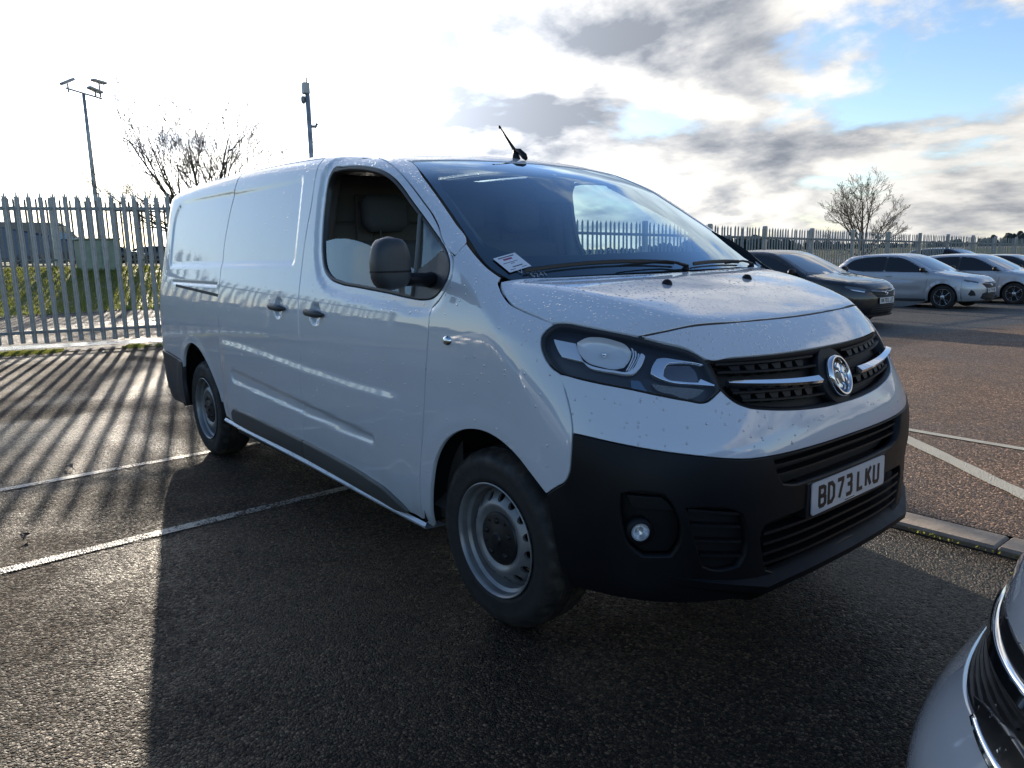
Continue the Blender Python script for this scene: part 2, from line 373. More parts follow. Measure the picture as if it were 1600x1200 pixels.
# worn bay lines
WL=marking('worn_white_line',(.42,.40,.35),.47); YL=marking('worn_cream_line',(.62,.56,.42),.36)
def stripe(p0,p1,w,mat,off,label,group=None,seg=24):
    p0=Vector(p0);p1=Vector(p1); d=(p1-p0); n=Vector((-d.y,d.x)).normalized()*w/2; V=[];F=[]; rr=random.Random(int(abs(p0.x*100)))
    for i in range(seg+1):
        q=p0+d*(i/seg); a=n*(1+rr.uniform(-.12,.12)); b=n*(1+rr.uniform(-.12,.12))
        V+=[(q.x+a.x,q.y+a.y,g1(q.x,q.y)+off),(q.x-b.x,q.y-b.y,g1(q.x,q.y)+off)]
    for i in range(seg): F.append((2*i,2*i+1,2*i+3,2*i+2))
    o=mesh('painted_line',V,F,mat); tag(o,label,'road marking',group); return o
stripe((-3.27,-9),(-3.36,1.1),.072,WL,.005,'worn white bay line running under the rear wheel of the white van','white bay lines',40)
stripe((-1.80,-9),(-1.91,1.1),.072,WL,.005,'worn white bay line crossing the edge of the van shadow between its wheels','white bay lines',40)
stripe((-4.6,3.35),(6.,3.02),.075,YL,.034,'thin cream line on the brown tarmac, farther of the two beyond the van nose','cream lines on the brown tarmac',30)
stripe((-.46,3.19),(4.6,-.0+3.19-5.06*.79*.0-1.75),.0001,YL,.03,'x') if False else None
stripe((-.42,3.16),(1.6,1.42),.115,YL,.034,'broad cream diagonal line on the brown tarmac, nearer the van nose','cream lines on the brown tarmac',20)
# kerb of separate stones
KERBC=pm('kerb_concrete',(.33,.27,.21),.8,var=.3,vs=9.,bump=(.6,.004,70.))
kerb=empty('kerb',(0,0,0),0,'flush pale concrete kerb of separate stones behind the nose of the white van','kerb')
kb=MB().box((-.4545,-.095,-.08),(.4545,.095,.034),.012).me('kerb_stone',KERBC)
for k in range(-7,8):
    o=link('kerb_stone',kb,kerb); o.location=(1.0+.4575+.915*k,1.262+rng.uniform(-.003,.003),rng.uniform(-.003,.003)); o.rotation_euler=(0,rng.uniform(-.003,.003),rng.uniform(-.004,.004))
# ---------------------------------------------------------------- fences
def pale_mesh(name,z0,z1,w,three=True,mat=GALV):
    # corrugated section, tip cut to spikes
    xs=[-w/2,-w*.36,-w*.20,0,w*.20,w*.36,w/2]; ys=[0,.012,.004,.011,.004,.012,0]
    t=.003; b=MB(); V=[];F=[]; n=7
    zt=z1-.13 if three else z1-.07
    for z in (z0,zt):
        for x,y in zip(xs,ys): V.append((x,-y,z))
        for x,y in zip(xs,ys): V.append((x,-y+t,z))
    for i in range(n-1):
        F.append((i,i+1,2*n+i+1,2*n+i)); F.append((n+i+1,n+i,3*n+i,3*n+i+1)); F.append((i+1,i,n+i,n+i+1))
    F.append((0,2*n,3*n,n)); F.append((n-1,2*n-1,4*n-1,3*n-1))
    b.add(V,F)
    def spike(x0,x1,tip,zb,ztip,ym):
        v=[(x0,-ym,zb),(x1,-ym,zb),(x1,-ym+.004,zb),(x0,-ym+.004,zb),(tip,-ym+.002,ztip)]
        b.add(v,[(0,1,4),(1,2,4),(2,3,4),(3,0,4)])
    if three:
        spike(-w*.26,w*.26,0,zt,z1,.009)
        spike(-w*.5,-w*.20,-w*.56,zt,z1-.055,.006); spike(w*.20,w*.5,w*.56,zt,z1-.055,.006)
    else: spike(-w*.5,w*.5,0,zt,z1,.007)
    return b.me(name,mat)
# gate leaf on the left
gate=empty('palisade_gate',(GA.x,GA.y,0),math.atan2(GD.y,GD.x),'tall grey palisade gate of three pointed pales left of the white van','gate')
pm1=pale_mesh('pale',.10,2.46,.070)
step=(GB-GA).length/13
for k in range(-5,19):
    o=link('pale',pm1,gate); o.location=(k*step+rng.uniform(-.003,.003),-.03,rng.uniform(-.008,.006)); o.rotation_euler=(rng.uniform(-.006,.006),rng.uniform(-.005,.005),rng.uniform(-.05,.05))
for z in (.27,2.17):
    b=MB().box((-5.3*step,-.022,z-.025),(18.5*step,.018,z+.025),.004)
    for k in range(-5,19): b.lathe([(.0,.0),(.011,.0),(.009,.008),(.0,.010)],8,'y',(k*step,-.052,z))
    b.build('rail',GALVD,gate)
MB().box((-5.9*step,-.06,.02),(-5.3*step,.06,2.5),.01).build('post',GALVD,gate)
MB().box((18.5*step,-.06,.02),(19.3*step,.06,2.5),.01).build('post',GALVD,gate)
# long fence running away to the right
fen=empty('palisade_fence',(-10.67,15.219,0),math.pi/2,'long grey palisade fence running behind the parked cars on the right','fence')
pm2=pale_mesh('pale',.06,2.38,.066,False,GALVD)
postm=MB().box((-.062,-.05,-.4),(.062,.05,2.36)).add([(-.062,-.05,2.36),(.062,-.05,2.36),(.062,.05,2.36),(-.062,.05,2.36),(-.035,-.05,2.41),(.035,-.05,2.41),(.035,.05,2.41),(-.035,.05,2.41)],[(0,1,5,4),(1,2,6,5),(2,3,7,6),(3,0,4,7),(4,5,6,7)]).me('post',GALV)
zslope=-.0192
def fz(y): return -.0192*(y-0)-.105
railb=[MB(),MB()]
for k in range(-5,13):
    yy=15.219+2.75*k; o=link('post',postm,fen); o.location=(2.75*k,.02,fz(yy)); 
    if k<12:
        for j,z in enumerate((.28,2.06)):
            a=Vector((2.75*k,-.03,fz(yy)+z)); c=Vector((2.75*(k+1),-.03,fz(yy+2.75)+z)); railb[j].tube([a,c],.034,4,True,(1,.5))
        for i in range(17):
            s=(i+.75)/17.5; o=link('pale',pm2,fen); o.location=(2.75*(k+s),-.055+rng.uniform(-.004,.004),fz(yy+2.75*s)+rng.uniform(-.012,.01)); o.rotation_euler=(rng.uniform(-.008,.008),rng.uniform(-.008,.008),rng.uniform(-.08,.08))
for b in railb: b.build('rail',GALVD,fen)
# second fence on top of the bank
fen2=empty('palisade_fence',(-28.2,-9,0),math.pi/2,'farther palisade fence on top of the grass bank beyond the gate','fence')
rb=[MB(),MB()]
for k in range(0,11):
    y0=-9+2.75*k; z0=g1(-28.2,y0)
    o=link('post',postm,fen2); o.location=(2.75*k,.02,z0)
    if k<10:
        for j,z in enumerate((.30,2.06)): rb[j].tube([(2.75*k,-.03,z0+z),(2.75*(k+1),-.03,g1(-28.2,y0+2.75)+z)],.034,4,True,(1,.5))
        for i in range(17):
            s=(i+.75)/17.5; o=link('pale',pm2,fen2); o.location=(2.75*(k+s),-.055,g1(-28.2,y0+2.75*s)+rng.uniform(-.012,.01)); o.rotation_euler=(0,rng.uniform(-.006,.006),0)
for b in rb: b.build('rail',GALVD,fen2)
# fence that carries on past the gate, outside the left edge; the rear quarter of the van mirrors it
fen3=empty('palisade_fence',(-12.15,-2.25,0),-math.pi/2-.03,'palisade fence running on from the gate post past the left edge','fence')
rb=[MB(),MB()]
pm3=pale_mesh('pale',.06,2.42,.068,True,GALV)
for k in range(0,3):
    o=link('post',postm,fen3); o.location=(2.75*k+.12,-.02,0)
    if k<2:
        for j,z in enumerate((.28,2.10)): rb[j].tube([(2.75*k+.12,.03,z),(2.75*(k+1)+.12,.03,z)],.034,4,True,(1,.5))
        for i in range(17):
            o=link('pale',pm3,fen3); o.location=(2.75*(k+(i+.75)/17.5)+.12,.055,rng.uniform(-.01,.01)); o.rotation_euler=(0,rng.uniform(-.006,.006),math.pi)
for b in rb: b.build('rail',GALVD,fen3)
# ---------------------------------------------------------------- grass
GRASS=bpy.data.materials.new('grass'); GRASS.use_nodes=True; t=NT(GRASS.node_tree); b=t.n['Principled BSDF']
co=t.add('ShaderNodeTexCoord').outputs['Object']
f=t.noise(co,1.6,5,.6); f2=t.noise(co,23.,3,.6)
c=t.mix(t.ramp(f,[(.35,0.),(.65,1.)]),(.11,.14,.03),(.22,.20,.07)); c=t.mix(f2,c,(.05,.08,.015)); t.l.new(c,b.inputs['Base Color']); b.inputs['Roughness'].default_value=.6
BLADE=pm('grass_blades',(.13,.17,.035),.55,var=.5,vs=2.)
tb=NT(BLADE.node_tree); tl_=tb.add('ShaderNodeBsdfTranslucent',{'Color':(.36,.38,.08,1)}).outputs[0]
tb.l.new(tb.add('ShaderNodeMixShader',{0:.5,1:tb.n['Principled BSDF'].outputs[0],2:tl_}).outputs[0],tb.n['Material Output'].inputs[0])
b.inputs['Subsurface Weight'].default_value=0
quadsheet('grass_bank',lambda u,v:(-29.5*(1-u)+(-20.1+.25*math.sin(v*37)+.15*math.sin(v*91))*u,-16+v*41),24,80,.02,GRASS)
def blades(name,n,fn,h0,h1,w,seed):
    r=random.Random(seed); V=[];F=[]
    for i in range(n):
        x,y=fn(r); z=g1(x,y)+.01; h=r.uniform(h0,h1); a=r.uniform(0,6.28); dx,dy=math.cos(a)*w,math.sin(a)*w; lx,ly=r.gauss(0,.35)*h,r.gauss(0,.35)*h
        k=len(V); V+=[(x-dx,y-dy,z),(x+dx,y+dy,z),(x+lx*.5+dx*.6,y+ly*.5+dy*.6,z+h*.6),(x+lx,y+ly,z+h)]; F+=[(k,k+1,k+2),(k,k+2,k+3)]
    o=mesh(name,V,F,BLADE); return o
o=blades('grass',60000,lambda r:(-28.1+8.1*r.random(),-6+18*r.random()),.05,.13,.010,3); tag(o,'short green grass covering the bank beyond the gate','grass',kind='stuff')
def mossp(r):
    while True:
        s=r.uniform(-4.6,4.); n=r.gauss(.46,.14)+.05*math.sin(s*3.1)
        dens=max(0,.25+.5*math.sin(s*1.7+2.2)+.45*math.sin(s*4.3)+.3*math.sin(s*11.7)+.25*math.sin(s*23.)*math.sin(n*60))
        if r.random()<dens and n>.12: return gp(s,n)
o=blades('moss',26000,mossp,.006,.022,.006,5); tag(o,'bright green moss and weeds along the foot of the gate','moss',kind='stuff')
def kmoss(r):
    x=r.choice([r.uniform(.62,.75),r.uniform(.72,.95),r.uniform(.95,1.25),r.uniform(-1,2.5)]); return x,1.163+abs(r.gauss(0,.010))*-1
o=blades('moss',70,kmoss,.004,.014,.005,6); tag(o,'thin moss growing in the joint in front of the concrete kerb','moss',kind='stuff')
EARTH=asphalt('silty_verge',(.11,.09,.07),(.28,.24,.19),cell=120.,bump=.003,dark=(.06,.05,.04),r0=.5,r1=.8)
quadsheet('silty_verge',lambda u,v:gp(-5+9.5*v,(.02+.10*math.sin(v*17)*u*.3)+.62*u+.05*math.sin(v*41)*u),6,60,.010,EARTH)
# ---------------------------------------------------------------- far land
BARK=pm('bark',(.10,.085,.062),.85,var=.4,vs=14.,bump=(.6,.004,60.))
LEAFD=pm('far_trees',(.030,.036,.030),.9,var=.4,vs=.15)
def farline(name,pts,h0,h1,seed,label,mat=LEAFD,thick=8.):
    """a far belt of woodland, read as one mass: many overlapping rough crowns"""
    r=random.Random(seed); b=MB()
    for i in range(len(pts)-1):
        A=Vector(pts[i]);B=Vector(pts[i+1]); L=(B-A).length; n=int(L/1.5)
        for k in range(n):
            q=A.lerp(B,(k+r.random())/n); q=q+Vector((r.uniform(-thick,thick),r.uniform(-thick,thick)))
            h=r.uniform(h0,h1)*(.75+.35*math.sin(q.y*.031+q.x*.017)); w=h*r.uniform(.30,.5); z0=g1(q.x,q.y)
            rings=[(0,w*.75),(.25*h,w*r.uniform(.9,1.1)),(.5*h,w),(.75*h,w*.72),(h*.93,w*.35)]; m=9; V=[];F=[]
            for zz,rr in rings:
                for j in range(m): a=6.283*j/m; q2=rr*r.uniform(.75,1.22); V.append((q.x+q2*math.cos(a),q.y+q2*math.sin(a),z0+zz+r.uniform(-.05,.05)*h))
            V.append((q.x,q.y,z0+h))
            for a_ in range(4):
                for j in range(m): F.append((a_*m+j,a_*m+(j+1)%m,a_*m+m+(j+1)%m,a_*m+m+j))
            for j in range(m): F.append((4*m+j,4*m+(j+1)%m,5*m))
            b.add(V,F)
    o=b.build(name,mat); return tag(o,label,'woodland',kind='stuff')
farline('woodland',[(-330,-150),(-300,40),(-330,190)],6,10,11,'dark belt of far woodland on the skyline beyond the gate')
farline('woodland',[(-340,230),(-260,420),(-60,560),(160,560)],5,9,12,'low far line of trees on the skyline beyond the long fence')
farline('woodland',[(160,560),(420,330),(460,-60),(330,-420),(0,-520),(-300,-380),(-330,-150)],7,13,13,'far woodland all round the horizon behind the car park',thick=14.)
# trees
def tree(name,x,y,h,spread,seed,label,cat='tree',lean=(0,0),trunk_h=.9,leaders=7,rad=.09,wide=1.,depth=4,flat=.62,wobk=1.,kids=(6,6,4,2)):
    r=random.Random(seed); z0=g1(x,y)
    root=empty(name,(x,y,z0),0,label,cat)
    tb=MB(); cb=MB()
    T=Vector((lean[0]*trunk_h,lean[1]*trunk_h,trunk_h))
    tb.tube([(0,0,-.1),(0,0,.15),T*.5+Vector((.02,.01,0)),T,T*1.15],[rad*1.35,rad*1.08,rad,rad*.92,rad*.5],10)
    def grow(p,d,L,ra,lev):
        n=6 if lev<2 else 4; pts=[p]; rs=[ra]; q=p.copy(); dd=d.copy()
        for i in range(n):
            wob=(.07 if lev<2 else .09)*wobk
            dd=(dd+Vector((r.gauss(0,wob),r.gauss(0,wob),r.gauss(0,wob)+(.07 if lev else .04)))).normalized()
            q=q+dd*(L/n); pts.append(q.copy()); rs.append(ra*(1-.78*(i+1)/n))
        (cb).tube(pts,[max(a,.0042) for a in rs],6 if lev<2 else 4 if lev<3 else 3,False)
        if lev>=depth: return
        m=kids[lev]
        for k in range(m):
            f=.28+.68*(k+r.random()*.7)/m; i=min(int(f*n),n-1); s=f*n-i; pp=pts[i].lerp(pts[i+1],s); ax=(pts[i+1]-pts[i]).normalized()
            per=Vector((r.gauss(0,1),r.gauss(0,1),r.gauss(0,.7))); per=(per-ax*per.dot(ax)).normalized()
            ang=r.uniform(.38,.78); nd=(ax*math.cos(ang)+per*math.sin(ang)).normalized()
            grow(pp,nd,L*r.uniform(.42,.62)*(1.1-.35*f),max(ra*(1-.78*f)*.62,.004),lev+1)
    for k in range(leaders):
        a=6.283*k/leaders+r.uniform(-.3,.3); el=(.30+1.15*((k*.618)%1)) if k else 1.45
        dd=Vector((math.cos(a)*math.cos(el)*wide,math.sin(a)*math.cos(el)*wide,math.sin(el))).normalized()
        L=(h-trunk_h)*r.uniform(.80,.98)*(flat+(1-flat)*math.sin(el))
        grow(T*r.uniform(.8,1.1),dd,L,rad*r.uniform(.42,.6),0)
    tb.build('trunk',BARK,root,True); cb.build('crown',BARK,root,True)
    return root
tree('bare_tree',-12.1,27.2,4.15,3,21,'small bare tree with upswept twigs behind the long fence on the right',trunk_h=1.55,leaders=11,rad=.085,flat=.60,kids=(6,5,4,2))
tree('bare_tree',-24.3,5.9,5.5,4,35,'wide bare tree showing above the rear roof of the white van',trunk_h=1.0,leaders=15,rad=.12,flat=.80,kids=(7,6,5,2))
# lighting mast
def mast():
    x,y=-33.2,4.40; z0=g1(x,y); m=empty('floodlight_mast',(x,y,z0),R(20),'tall slim floodlight mast with three lamp heads far beyond the gate','lamp post')
    b=MB().tube([(0,0,-.3),(0,0,2),(0,0,5),(0,0,6.9)],[.10,.09,.08,.065],10); b.build('pole',GALV,m,True)  # paler steel on the mast stands in for sun glare
    MB().tube([(-.0,-.70,7.02),(0,.0,6.93),(0,.75,6.84)],.035,8).build('cross_arm',GALV,m,True)
    for yy,tl,zz in ((-.60,.5,7.20),(.50,-.25,7.06),(.70,-.1,7.42)):
        h=MB().tube([(0,yy,6.86),(0,yy,zz)],.03,6); h.build('bracket',GALVD,m)
        bb=MB().box((-.13,-.28,-.05),(.13,.28,.05),.02); o=bb.build('lamp_head',GALV,m); o.location=(0,yy,zz+.08); o.rotation_euler=(tl,.0,0)
mast()
def cctv():
    x,y=-17.85,6.85; z0=g1(x,y); top=5.85
    m=empty('camera_pole',(x,y,z0),0,'grey camera pole rising behind the roof of the white van','pole'); H=top-z0
    MB().tube([(0,0,-.2),(0,0,H*.5),(0,0,H-.1)],[.085,.072,.062],10).build('pole',GALV,m,True)
    MB().tube([(0,0,H-.5),(-.05,-.0,H-.35),(-.10,-.08,H-.30)],.03,6).build('bracket',GALVD,m,True)
    MB().lathe([(0,-.08),(.04,-.06),(.065,0),(.065,.07),(.05,.12),(0,.13)],14,'z',(-.10,-.08,H-.33)).build('camera_dome',GALVD,m,True)
    MB().box((-.10,-.12,H-.16),(.06,.06,H+.14),.02).build('camera_housing',GALV,m)
    MB().tube([(0,0,H+.1),(0,0,H+.28)],.018,6).build('aerial',GALVD,m)
    MB().tube([(0,0,H-1.0),(.05,.16,H-1.0),(.05,.2,H-.92)],.04,6).build('sensor',GALVD,m,True)
cctv()
# ---------------------------------------------------------------- smooth body surfaces (implicit, metres, vehicle frame: x forward, z up)
def curve(pts, n=400, smooth=6):
    pts=sorted(pts); X=np.array([a for a,b in pts],float); Y=np.array([b for a,b in pts],float)
    m=np.empty(len(X)); s=np.diff(Y)/np.diff(X)
    m[1:-1]=(s[1:]*np.diff(X)[:-1]+s[:-1]*np.diff(X)[1:])/(X[2:]-X[:-2]); m[0]=s[0]; m[-1]=s[-1]
    xs=np.linspace(X[0],X[-1],n); i=np.clip(np.searchsorted(X,xs)-1,0,len(X)-2)
    h=X[i+1]-X[i]; t=(xs-X[i])/h
    ys=(2*t**3-3*t**2+1)*Y[i]+(t**3-2*t**2+t)*h*m[i]+(-2*t**3+3*t**2)*Y[i+1]+(t**3-t**2)*h*m[i+1]
    k=np.exp(-.5*(np.arange(-3*smooth,3*smooth+1)/smooth)**2); k/=k.sum(); e=3*smooth
    yp=np.concatenate([ys[0]+(ys[1]-ys[0])*np.arange(-e,0),ys,ys[-1]+(ys[-1]-ys[-2])*np.arange(1,e+1)]); ys=np.convolve(yp,k,'valid')
    s0=(ys[1]-ys[0])/(xs[1]-xs[0]); s1=(ys[-1]-ys[-2])/(xs[1]-xs[0])
    def f(x):
        x=np.asarray(x,float); y=np.interp(x,xs,ys)
        return np.where(x<xs[0],ys[0]+s0*(x-xs[0]),np.where(x>xs[-1],ys[-1]+s1*(x-xs[-1]),y))
    return f
def smax(a,b,r): return np.where((a>-r)&(b>-r), np.sqrt(np.maximum(a+r,0)**2+np.maximum(b+r,0)**2)-r, np.maximum(a,b))
def sdpoly(x,z,P):
    x=np.asarray(x,float); z=np.asarray(z,float); d=np.full(x.shape,1e9); s=np.ones(x.shape); n=len(P)
    for i in range(n):
        ax,az=P[i]; bx,bz=P[i-1]; ex,ez=bx-ax,bz-az; wx,wz=x-ax,z-az
        t=np.clip((wx*ex+wz*ez)/(ex*ex+ez*ez+1e-12),0,1); d=np.minimum(d,(wx-ex*t)**2+(wz-ez*t)**2)
        c1=z>=az; c2=z<bz; c3=ex*wz>ez*wx; s=np.where((c1&c2&c3)|(~c1&~c2&~c3),-s,s)
    return s*np.sqrt(d)
class Body:
    def __init__(s,S,X0,NN,LL,XR,hood,ws,roof,crown,bow,tail=(.42,3.2),hc=(.03,None),r=(.06,.05),zc=.6):
        s.S=curve(S);s.X0=curve(X0);s.NN=curve(NN);s.LL=curve(LL);s.XR=curve(XR);s.ZC=curve(hood)
        s.ws=ws;s.ZR=curve(roof);s.crown=crown;s.bow=bow;s.tail=tail;s.hc=hc[0]
        s.YC=curve(hc[1]) if hc[1] else None
        s.r=r;s.zc=zc;s.feat=None
    def F(s,P):
        x,y,z=P[...,0],np.abs(P[...,1]),P[...,2]
        Ys=s.S(z)
        if s.feat is not None: Ys=Ys+s.feat(x,z)
        L=s.LL(z); c=s.X0(z)-L; n=s.NN(z); v=y/np.maximum(Ys,.05)
        tl,tn=s.tail; cr=s.XR(z)+tl
        u=np.maximum(x-c,0)/L; w=np.maximum(cr-x,0)/tl
        side=np.where(x>c,((u**n+v**n)**(1/n)-1)*Ys*.85,np.where(x<cr,((w**tn+v**tn)**(1/tn)-1)*.5,y-Ys))
        zh=s.ZC(x)-s.hc*y*y
        if s.YC is not None: zh=zh-.38*.013*np.logaddexp(0,(y-s.YC(x))/.013)
        x0,z0,sl,Lw,bu=s.ws
        t=x0-s.bow*y*y-x
        zw=z0+sl*t+bu*(t/Lw)*(1-t/Lw)
        zr=s.ZR(x)-s.crown[0]*(y/.65)**2-s.crown[1]*np.clip(y-.6,0,1)**2
        up=smax((z-zw)*.85,z-zr,s.r[1])
        return np.minimum(smax(side,(z-zh)*.94,s.r[0]),smax(side,up,.055))
    def star(s,O,D,t1=3.):
        """surface point along rays that start inside"""
        O=np.asarray(O,float); D=np.asarray(D,float); a=np.zeros(len(O)); b=np.full(len(O),t1)
        for _ in range(24):
            m=(a+b)/2; q=s.F(O+m[:,None]*D)<0; a=np.where(q,m,a); b=np.where(q,b,m)
        return O+a[:,None]*D
    def normal(s,P,h=.0025):
        g=np.empty(P.shape)
        for i in range(3):
            d=np.zeros(3); d[i]=h; g[:,i]=s.F(P+d)-s.F(P-d)
        return g/np.maximum(np.linalg.norm(g,axis=1,keepdims=True),1e-9)
    def sp(s,pts):
        """right-hand side points from (x,z)"""
        a=np.array(pts,float); O=np.stack([a[:,0],a[:,0]*0,a[:,1]],1); D=np.zeros((len(a),3)); D[:,1]=-1; return s.star(O,D)
    def tp(s,pts,z=.8):
        a=np.array(pts,float); O=np.stack([a[:,0],a[:,1],a[:,0]*0+z],1); D=np.zeros((len(a),3)); D[:,2]=1; return s.star(O,D)
RR=.95
class DomT:
    def __init__(s,zc): s.zc=zc
    def to(s,P):
        P=np.asarray(P,float); th=np.arctan2(P[:,2]-s.zc,-P[:,1]); th=np.where(th<-math.pi/2,th+2*math.pi,th); return np.stack([P[:,0],th*RR],1)
    def ray(s,q): th=q[:,1]/RR; z=np.zeros(len(q)); return np.stack([q[:,0],z,z+s.zc],1),np.stack([z,-np.cos(th),np.sin(th)],1)
class DomN:
    def __init__(s,cx,sg=1): s.cx=cx; s.sg=sg
    def to(s,P): P=np.asarray(P,float); return np.stack([np.arctan2(P[:,1],(P[:,0]-s.cx)*s.sg)*RR,P[:,2]],1)
    def ray(s,q): ph=q[:,0]/RR; z=np.zeros(len(q)); return np.stack([z+s.cx,z,q[:,1]],1),np.stack([s.sg*np.cos(ph),np.sin(ph),z],1)
def resample(P,step,corner=38.):
    """closed outline: Catmull-Rom between corners, straight where it is straight"""
    P=[np.array(p,float) for p in P]; n=len(P); sharp=[]
    for i in range(n):
        a=P[i]-P[i-1]; b=P[(i+1)%n]-P[i]; la,lb=np.linalg.norm(a),np.linalg.norm(b)
        c=np.dot(a,b)/max(la*lb,1e-9); sharp.append(c<math.cos(R(corner)))
    out=[]
    for i in range(n):
        p1=P[i];p2=P[(i+1)%n]; L=np.linalg.norm(p2-p1)
        if L<1e-6: continue
        def tan(k,nb,pv):
            if sharp[k]: return None
            a=P[k]-P[k-1]; b=P[(k+1)%n]-P[k]; la,lb=np.linalg.norm(a)+1e-9,np.linalg.norm(b)+1e-9
            v=(a/la*lb+b/lb*la); return v/(np.linalg.norm(v)+1e-9)*L
        m1=tan(i,None,None); m2=tan((i+1)%n,None,None)
        if m1 is None and m2 is None: m1=m2=p2-p1
        elif m1 is None: m1=1.5*(p2-p1)-.5*m2
        elif m2 is None: m2=1.5*(p2-p1)-.5*m1
        k=max(1,int(math.ceil(L/step)))
        for j in range(k):
            t=j/k; out.append((2*t**3-3*t**2+1)*p1+(t**3-2*t**2+t)*m1+(-2*t**3+3*t**2)*p2+(t**3-t**2)*m2)
    return np.array(out)
def area2(P): x,y=P[:,0],P[:,1]; return float(np.sum(x*np.roll(y,-1)-np.roll(x,-1)*y))
def inset(P,d):
    """move a CCW outline inwards"""
    a=P-np.roll(P,1,0); b=np.roll(P,-1,0)-P
    a/=np.linalg.norm(a,axis=1,keepdims=True)+1e-12; b/=np.linalg.norm(b,axis=1,keepdims=True)+1e-12
    na=np.stack([-a[:,1],a[:,0]],1); nb=np.stack([-b[:,1],b[:,0]],1); m=na+nb; m/=np.linalg.norm(m,axis=1,keepdims=True)+1e-12
    c=np.clip(np.sum(m*na,1),.5,1); return P+m*(d/c)[:,None]
def panel(name,B,dom,outer,mat,parent=None,holes=(),h=.022,gap=.0022,depth=.012,lift=0.,mirror=0,bev=.0016,step=None,corner=38.,flip2=False,noedge=False):
    """solid panel following the body surface; outer/holes are 3-D outlines on the vehicle's right side (or across it)
       mirror: 0 as given, 1 mirrored, 2 both sides as separate objects"""
    step=step or min(h*.7,.014)
    loops=[]
    for k,L in enumerate([outer]+list(holes)):
        q=resample(dom.to(L),step,corner)
        if (area2(q)<0)!=(k>0 and False): q=q[::-1]
        loops.append(q)
    ringA=[];ringB=[]
    for k,q in enumerate(loops):
        sgn=1 if k==0 else -1
        if k>0: ringB.append(inset(q,-gap)); ringA.append(inset(q,-(gap+bev)))
        else: ringB.append(inset(q,gap)); ringA.append(inset(q,gap+bev))
    A=ringA[0]; lo=A.min(0); hi=A.max(0)
    gx=np.arange(lo[0],hi[0]+h,h); gy=np.arange(lo[1],hi[1]+h,h); X,Y=np.meshgrid(gx,gy); X=X+(np.arange(len(gy))%2)[:,None]*h*.5
    G=np.stack([X.ravel(),Y.ravel()],1); ok=sdpoly(G[:,0],G[:,1],A)<-.55*h
    for H in ringA[1:]: ok&=sdpoly(G[:,0],G[:,1],H)>.55*h
    G=G[ok]
    pts=[];loopidx=[]
    for q in ringA: loopidx.append(list(range(len(pts),len(pts)+len(q)))); pts+=list(q)
    nb=len(pts); pts+=list(G)
    edges=[]
    for li in loopidx: edges+=[(li[i],li[(i+1)%len(li)]) for i in range(len(li))]
    v,e,f,ov,oe,of=delaunay_2d_cdt([Vector((float(a),float(b))) for a,b in pts],edges,[],0,1e-7)
    v=np.array([(a.x,a.y) for a in v]); f=np.array([t for t in f if len(t)==3])
    cen=v[f].mean(1); keep=sdpoly(cen[:,0],cen[:,1],A)<0
    for H in ringA[1:]: keep&=sdpoly(cen[:,0],cen[:,1],H)>0
    f=f[keep]
    # map ring indices to output vertices
    omap={}
    for i,o in enumerate(ov):
        for k in o: omap[k]=i
    O,D=dom.ray(v); P=B.star(O,D); N=B.normal(P)
    if lift: P=P+N*lift
    V=list(P); NN=list(N); Fc=[]
    for t in f:
        a,b,c=v[t]; cr=(b[0]-a[0])*(c[1]-a[1])-(b[1]-a[1])*(c[0]-a[0]); tt=list(t) if cr>0 else list(t)[::-1]
        Fc.append(tt)
    # orientation: compare a face normal with the surface normal
    if Fc:
        FA=np.array(Fc); fn=np.cross(P[FA[:,1]]-P[FA[:,0]],P[FA[:,2]]-P[FA[:,0]]); flip=float(np.sum(fn*N[FA[:,0]]))<0
    else: flip=False
    if flip: Fc=[t[::-1] for t in Fc]
    if not noedge:
      for k,(qa,qb) in enumerate(zip(ringA,ringB)):
        ia=[omap[i] for i in loopidx[k]]; n=len(ia)
        O,D=dom.ray(qb); Pb=B.star(O,D); Nb=B.normal(Pb); out=Pb-(P[ia]-N[ia]*lift); out-=Nb*np.sum(out*Nb,1)[:,None]; out/=np.linalg.norm(out,axis=1,keepdims=True)+1e-12
        base=len(V)
        V+=list(Pb+Nb*(lift-bev)); NN+=list((Nb+out)*.7071)
        V+=list(Pb+Nb*(lift-depth)); NN+=list(out)
        for j in range(n):
            j2=(j+1)%n
            q1=[ia[j],ia[j2],base+j2,base+j]; q2=[base+j,base+j2,base+n+j2,base+n+j]
            # outer loop runs CCW in the domain
            fl=flip if k==0 else not flip
            if not fl: q1=q1[::-1]; q2=q2[::-1]
            Fc+= [q1,q2]
    V=np.array(V); NN=np.array(NN); objs=[]
    for s_ in ((1,) if mirror==0 else (-1,) if mirror==1 else (1,-1)):
        Vm=V*np.array([1,s_,1]); Nm=NN*np.array([1,s_,1]); Fm=Fc if s_==1 else [t[::-1] for t in Fc]
        me=bpy.data.meshes.new(name); me.from_pydata(Vm.tolist(),[],[list(map(int,t)) for t in Fm]); me.shade_smooth()
        me.normals_split_custom_set_from_vertices([tuple(x) for x in Nm.tolist()])
        objs.append(link(name,me,parent,mat))
    return objs[0] if mirror!=2 else objs
def rib(B,dom,pts3,r,mb,n=6,lift=0.,flat=None,step=.03,rad_end=1.):
    """bar following the surface through 3-D points"""
    q=dom.to(np.array(pts3)); out=[]
    for i in range(len(q)-1):
        k=max(1,int(np.linalg.norm(q[i+1]-q[i])/step))
        for j in range(k): out.append(q[i]+(q[i+1]-q[i])*j/k)
    out.append(q[-1]); q=np.array(out); O,D=dom.ray(q); P=B.star(O,D); P=P+B.normal(P)*lift
    mb.tube([tuple(p) for p in P],r,n,True,flat); return P
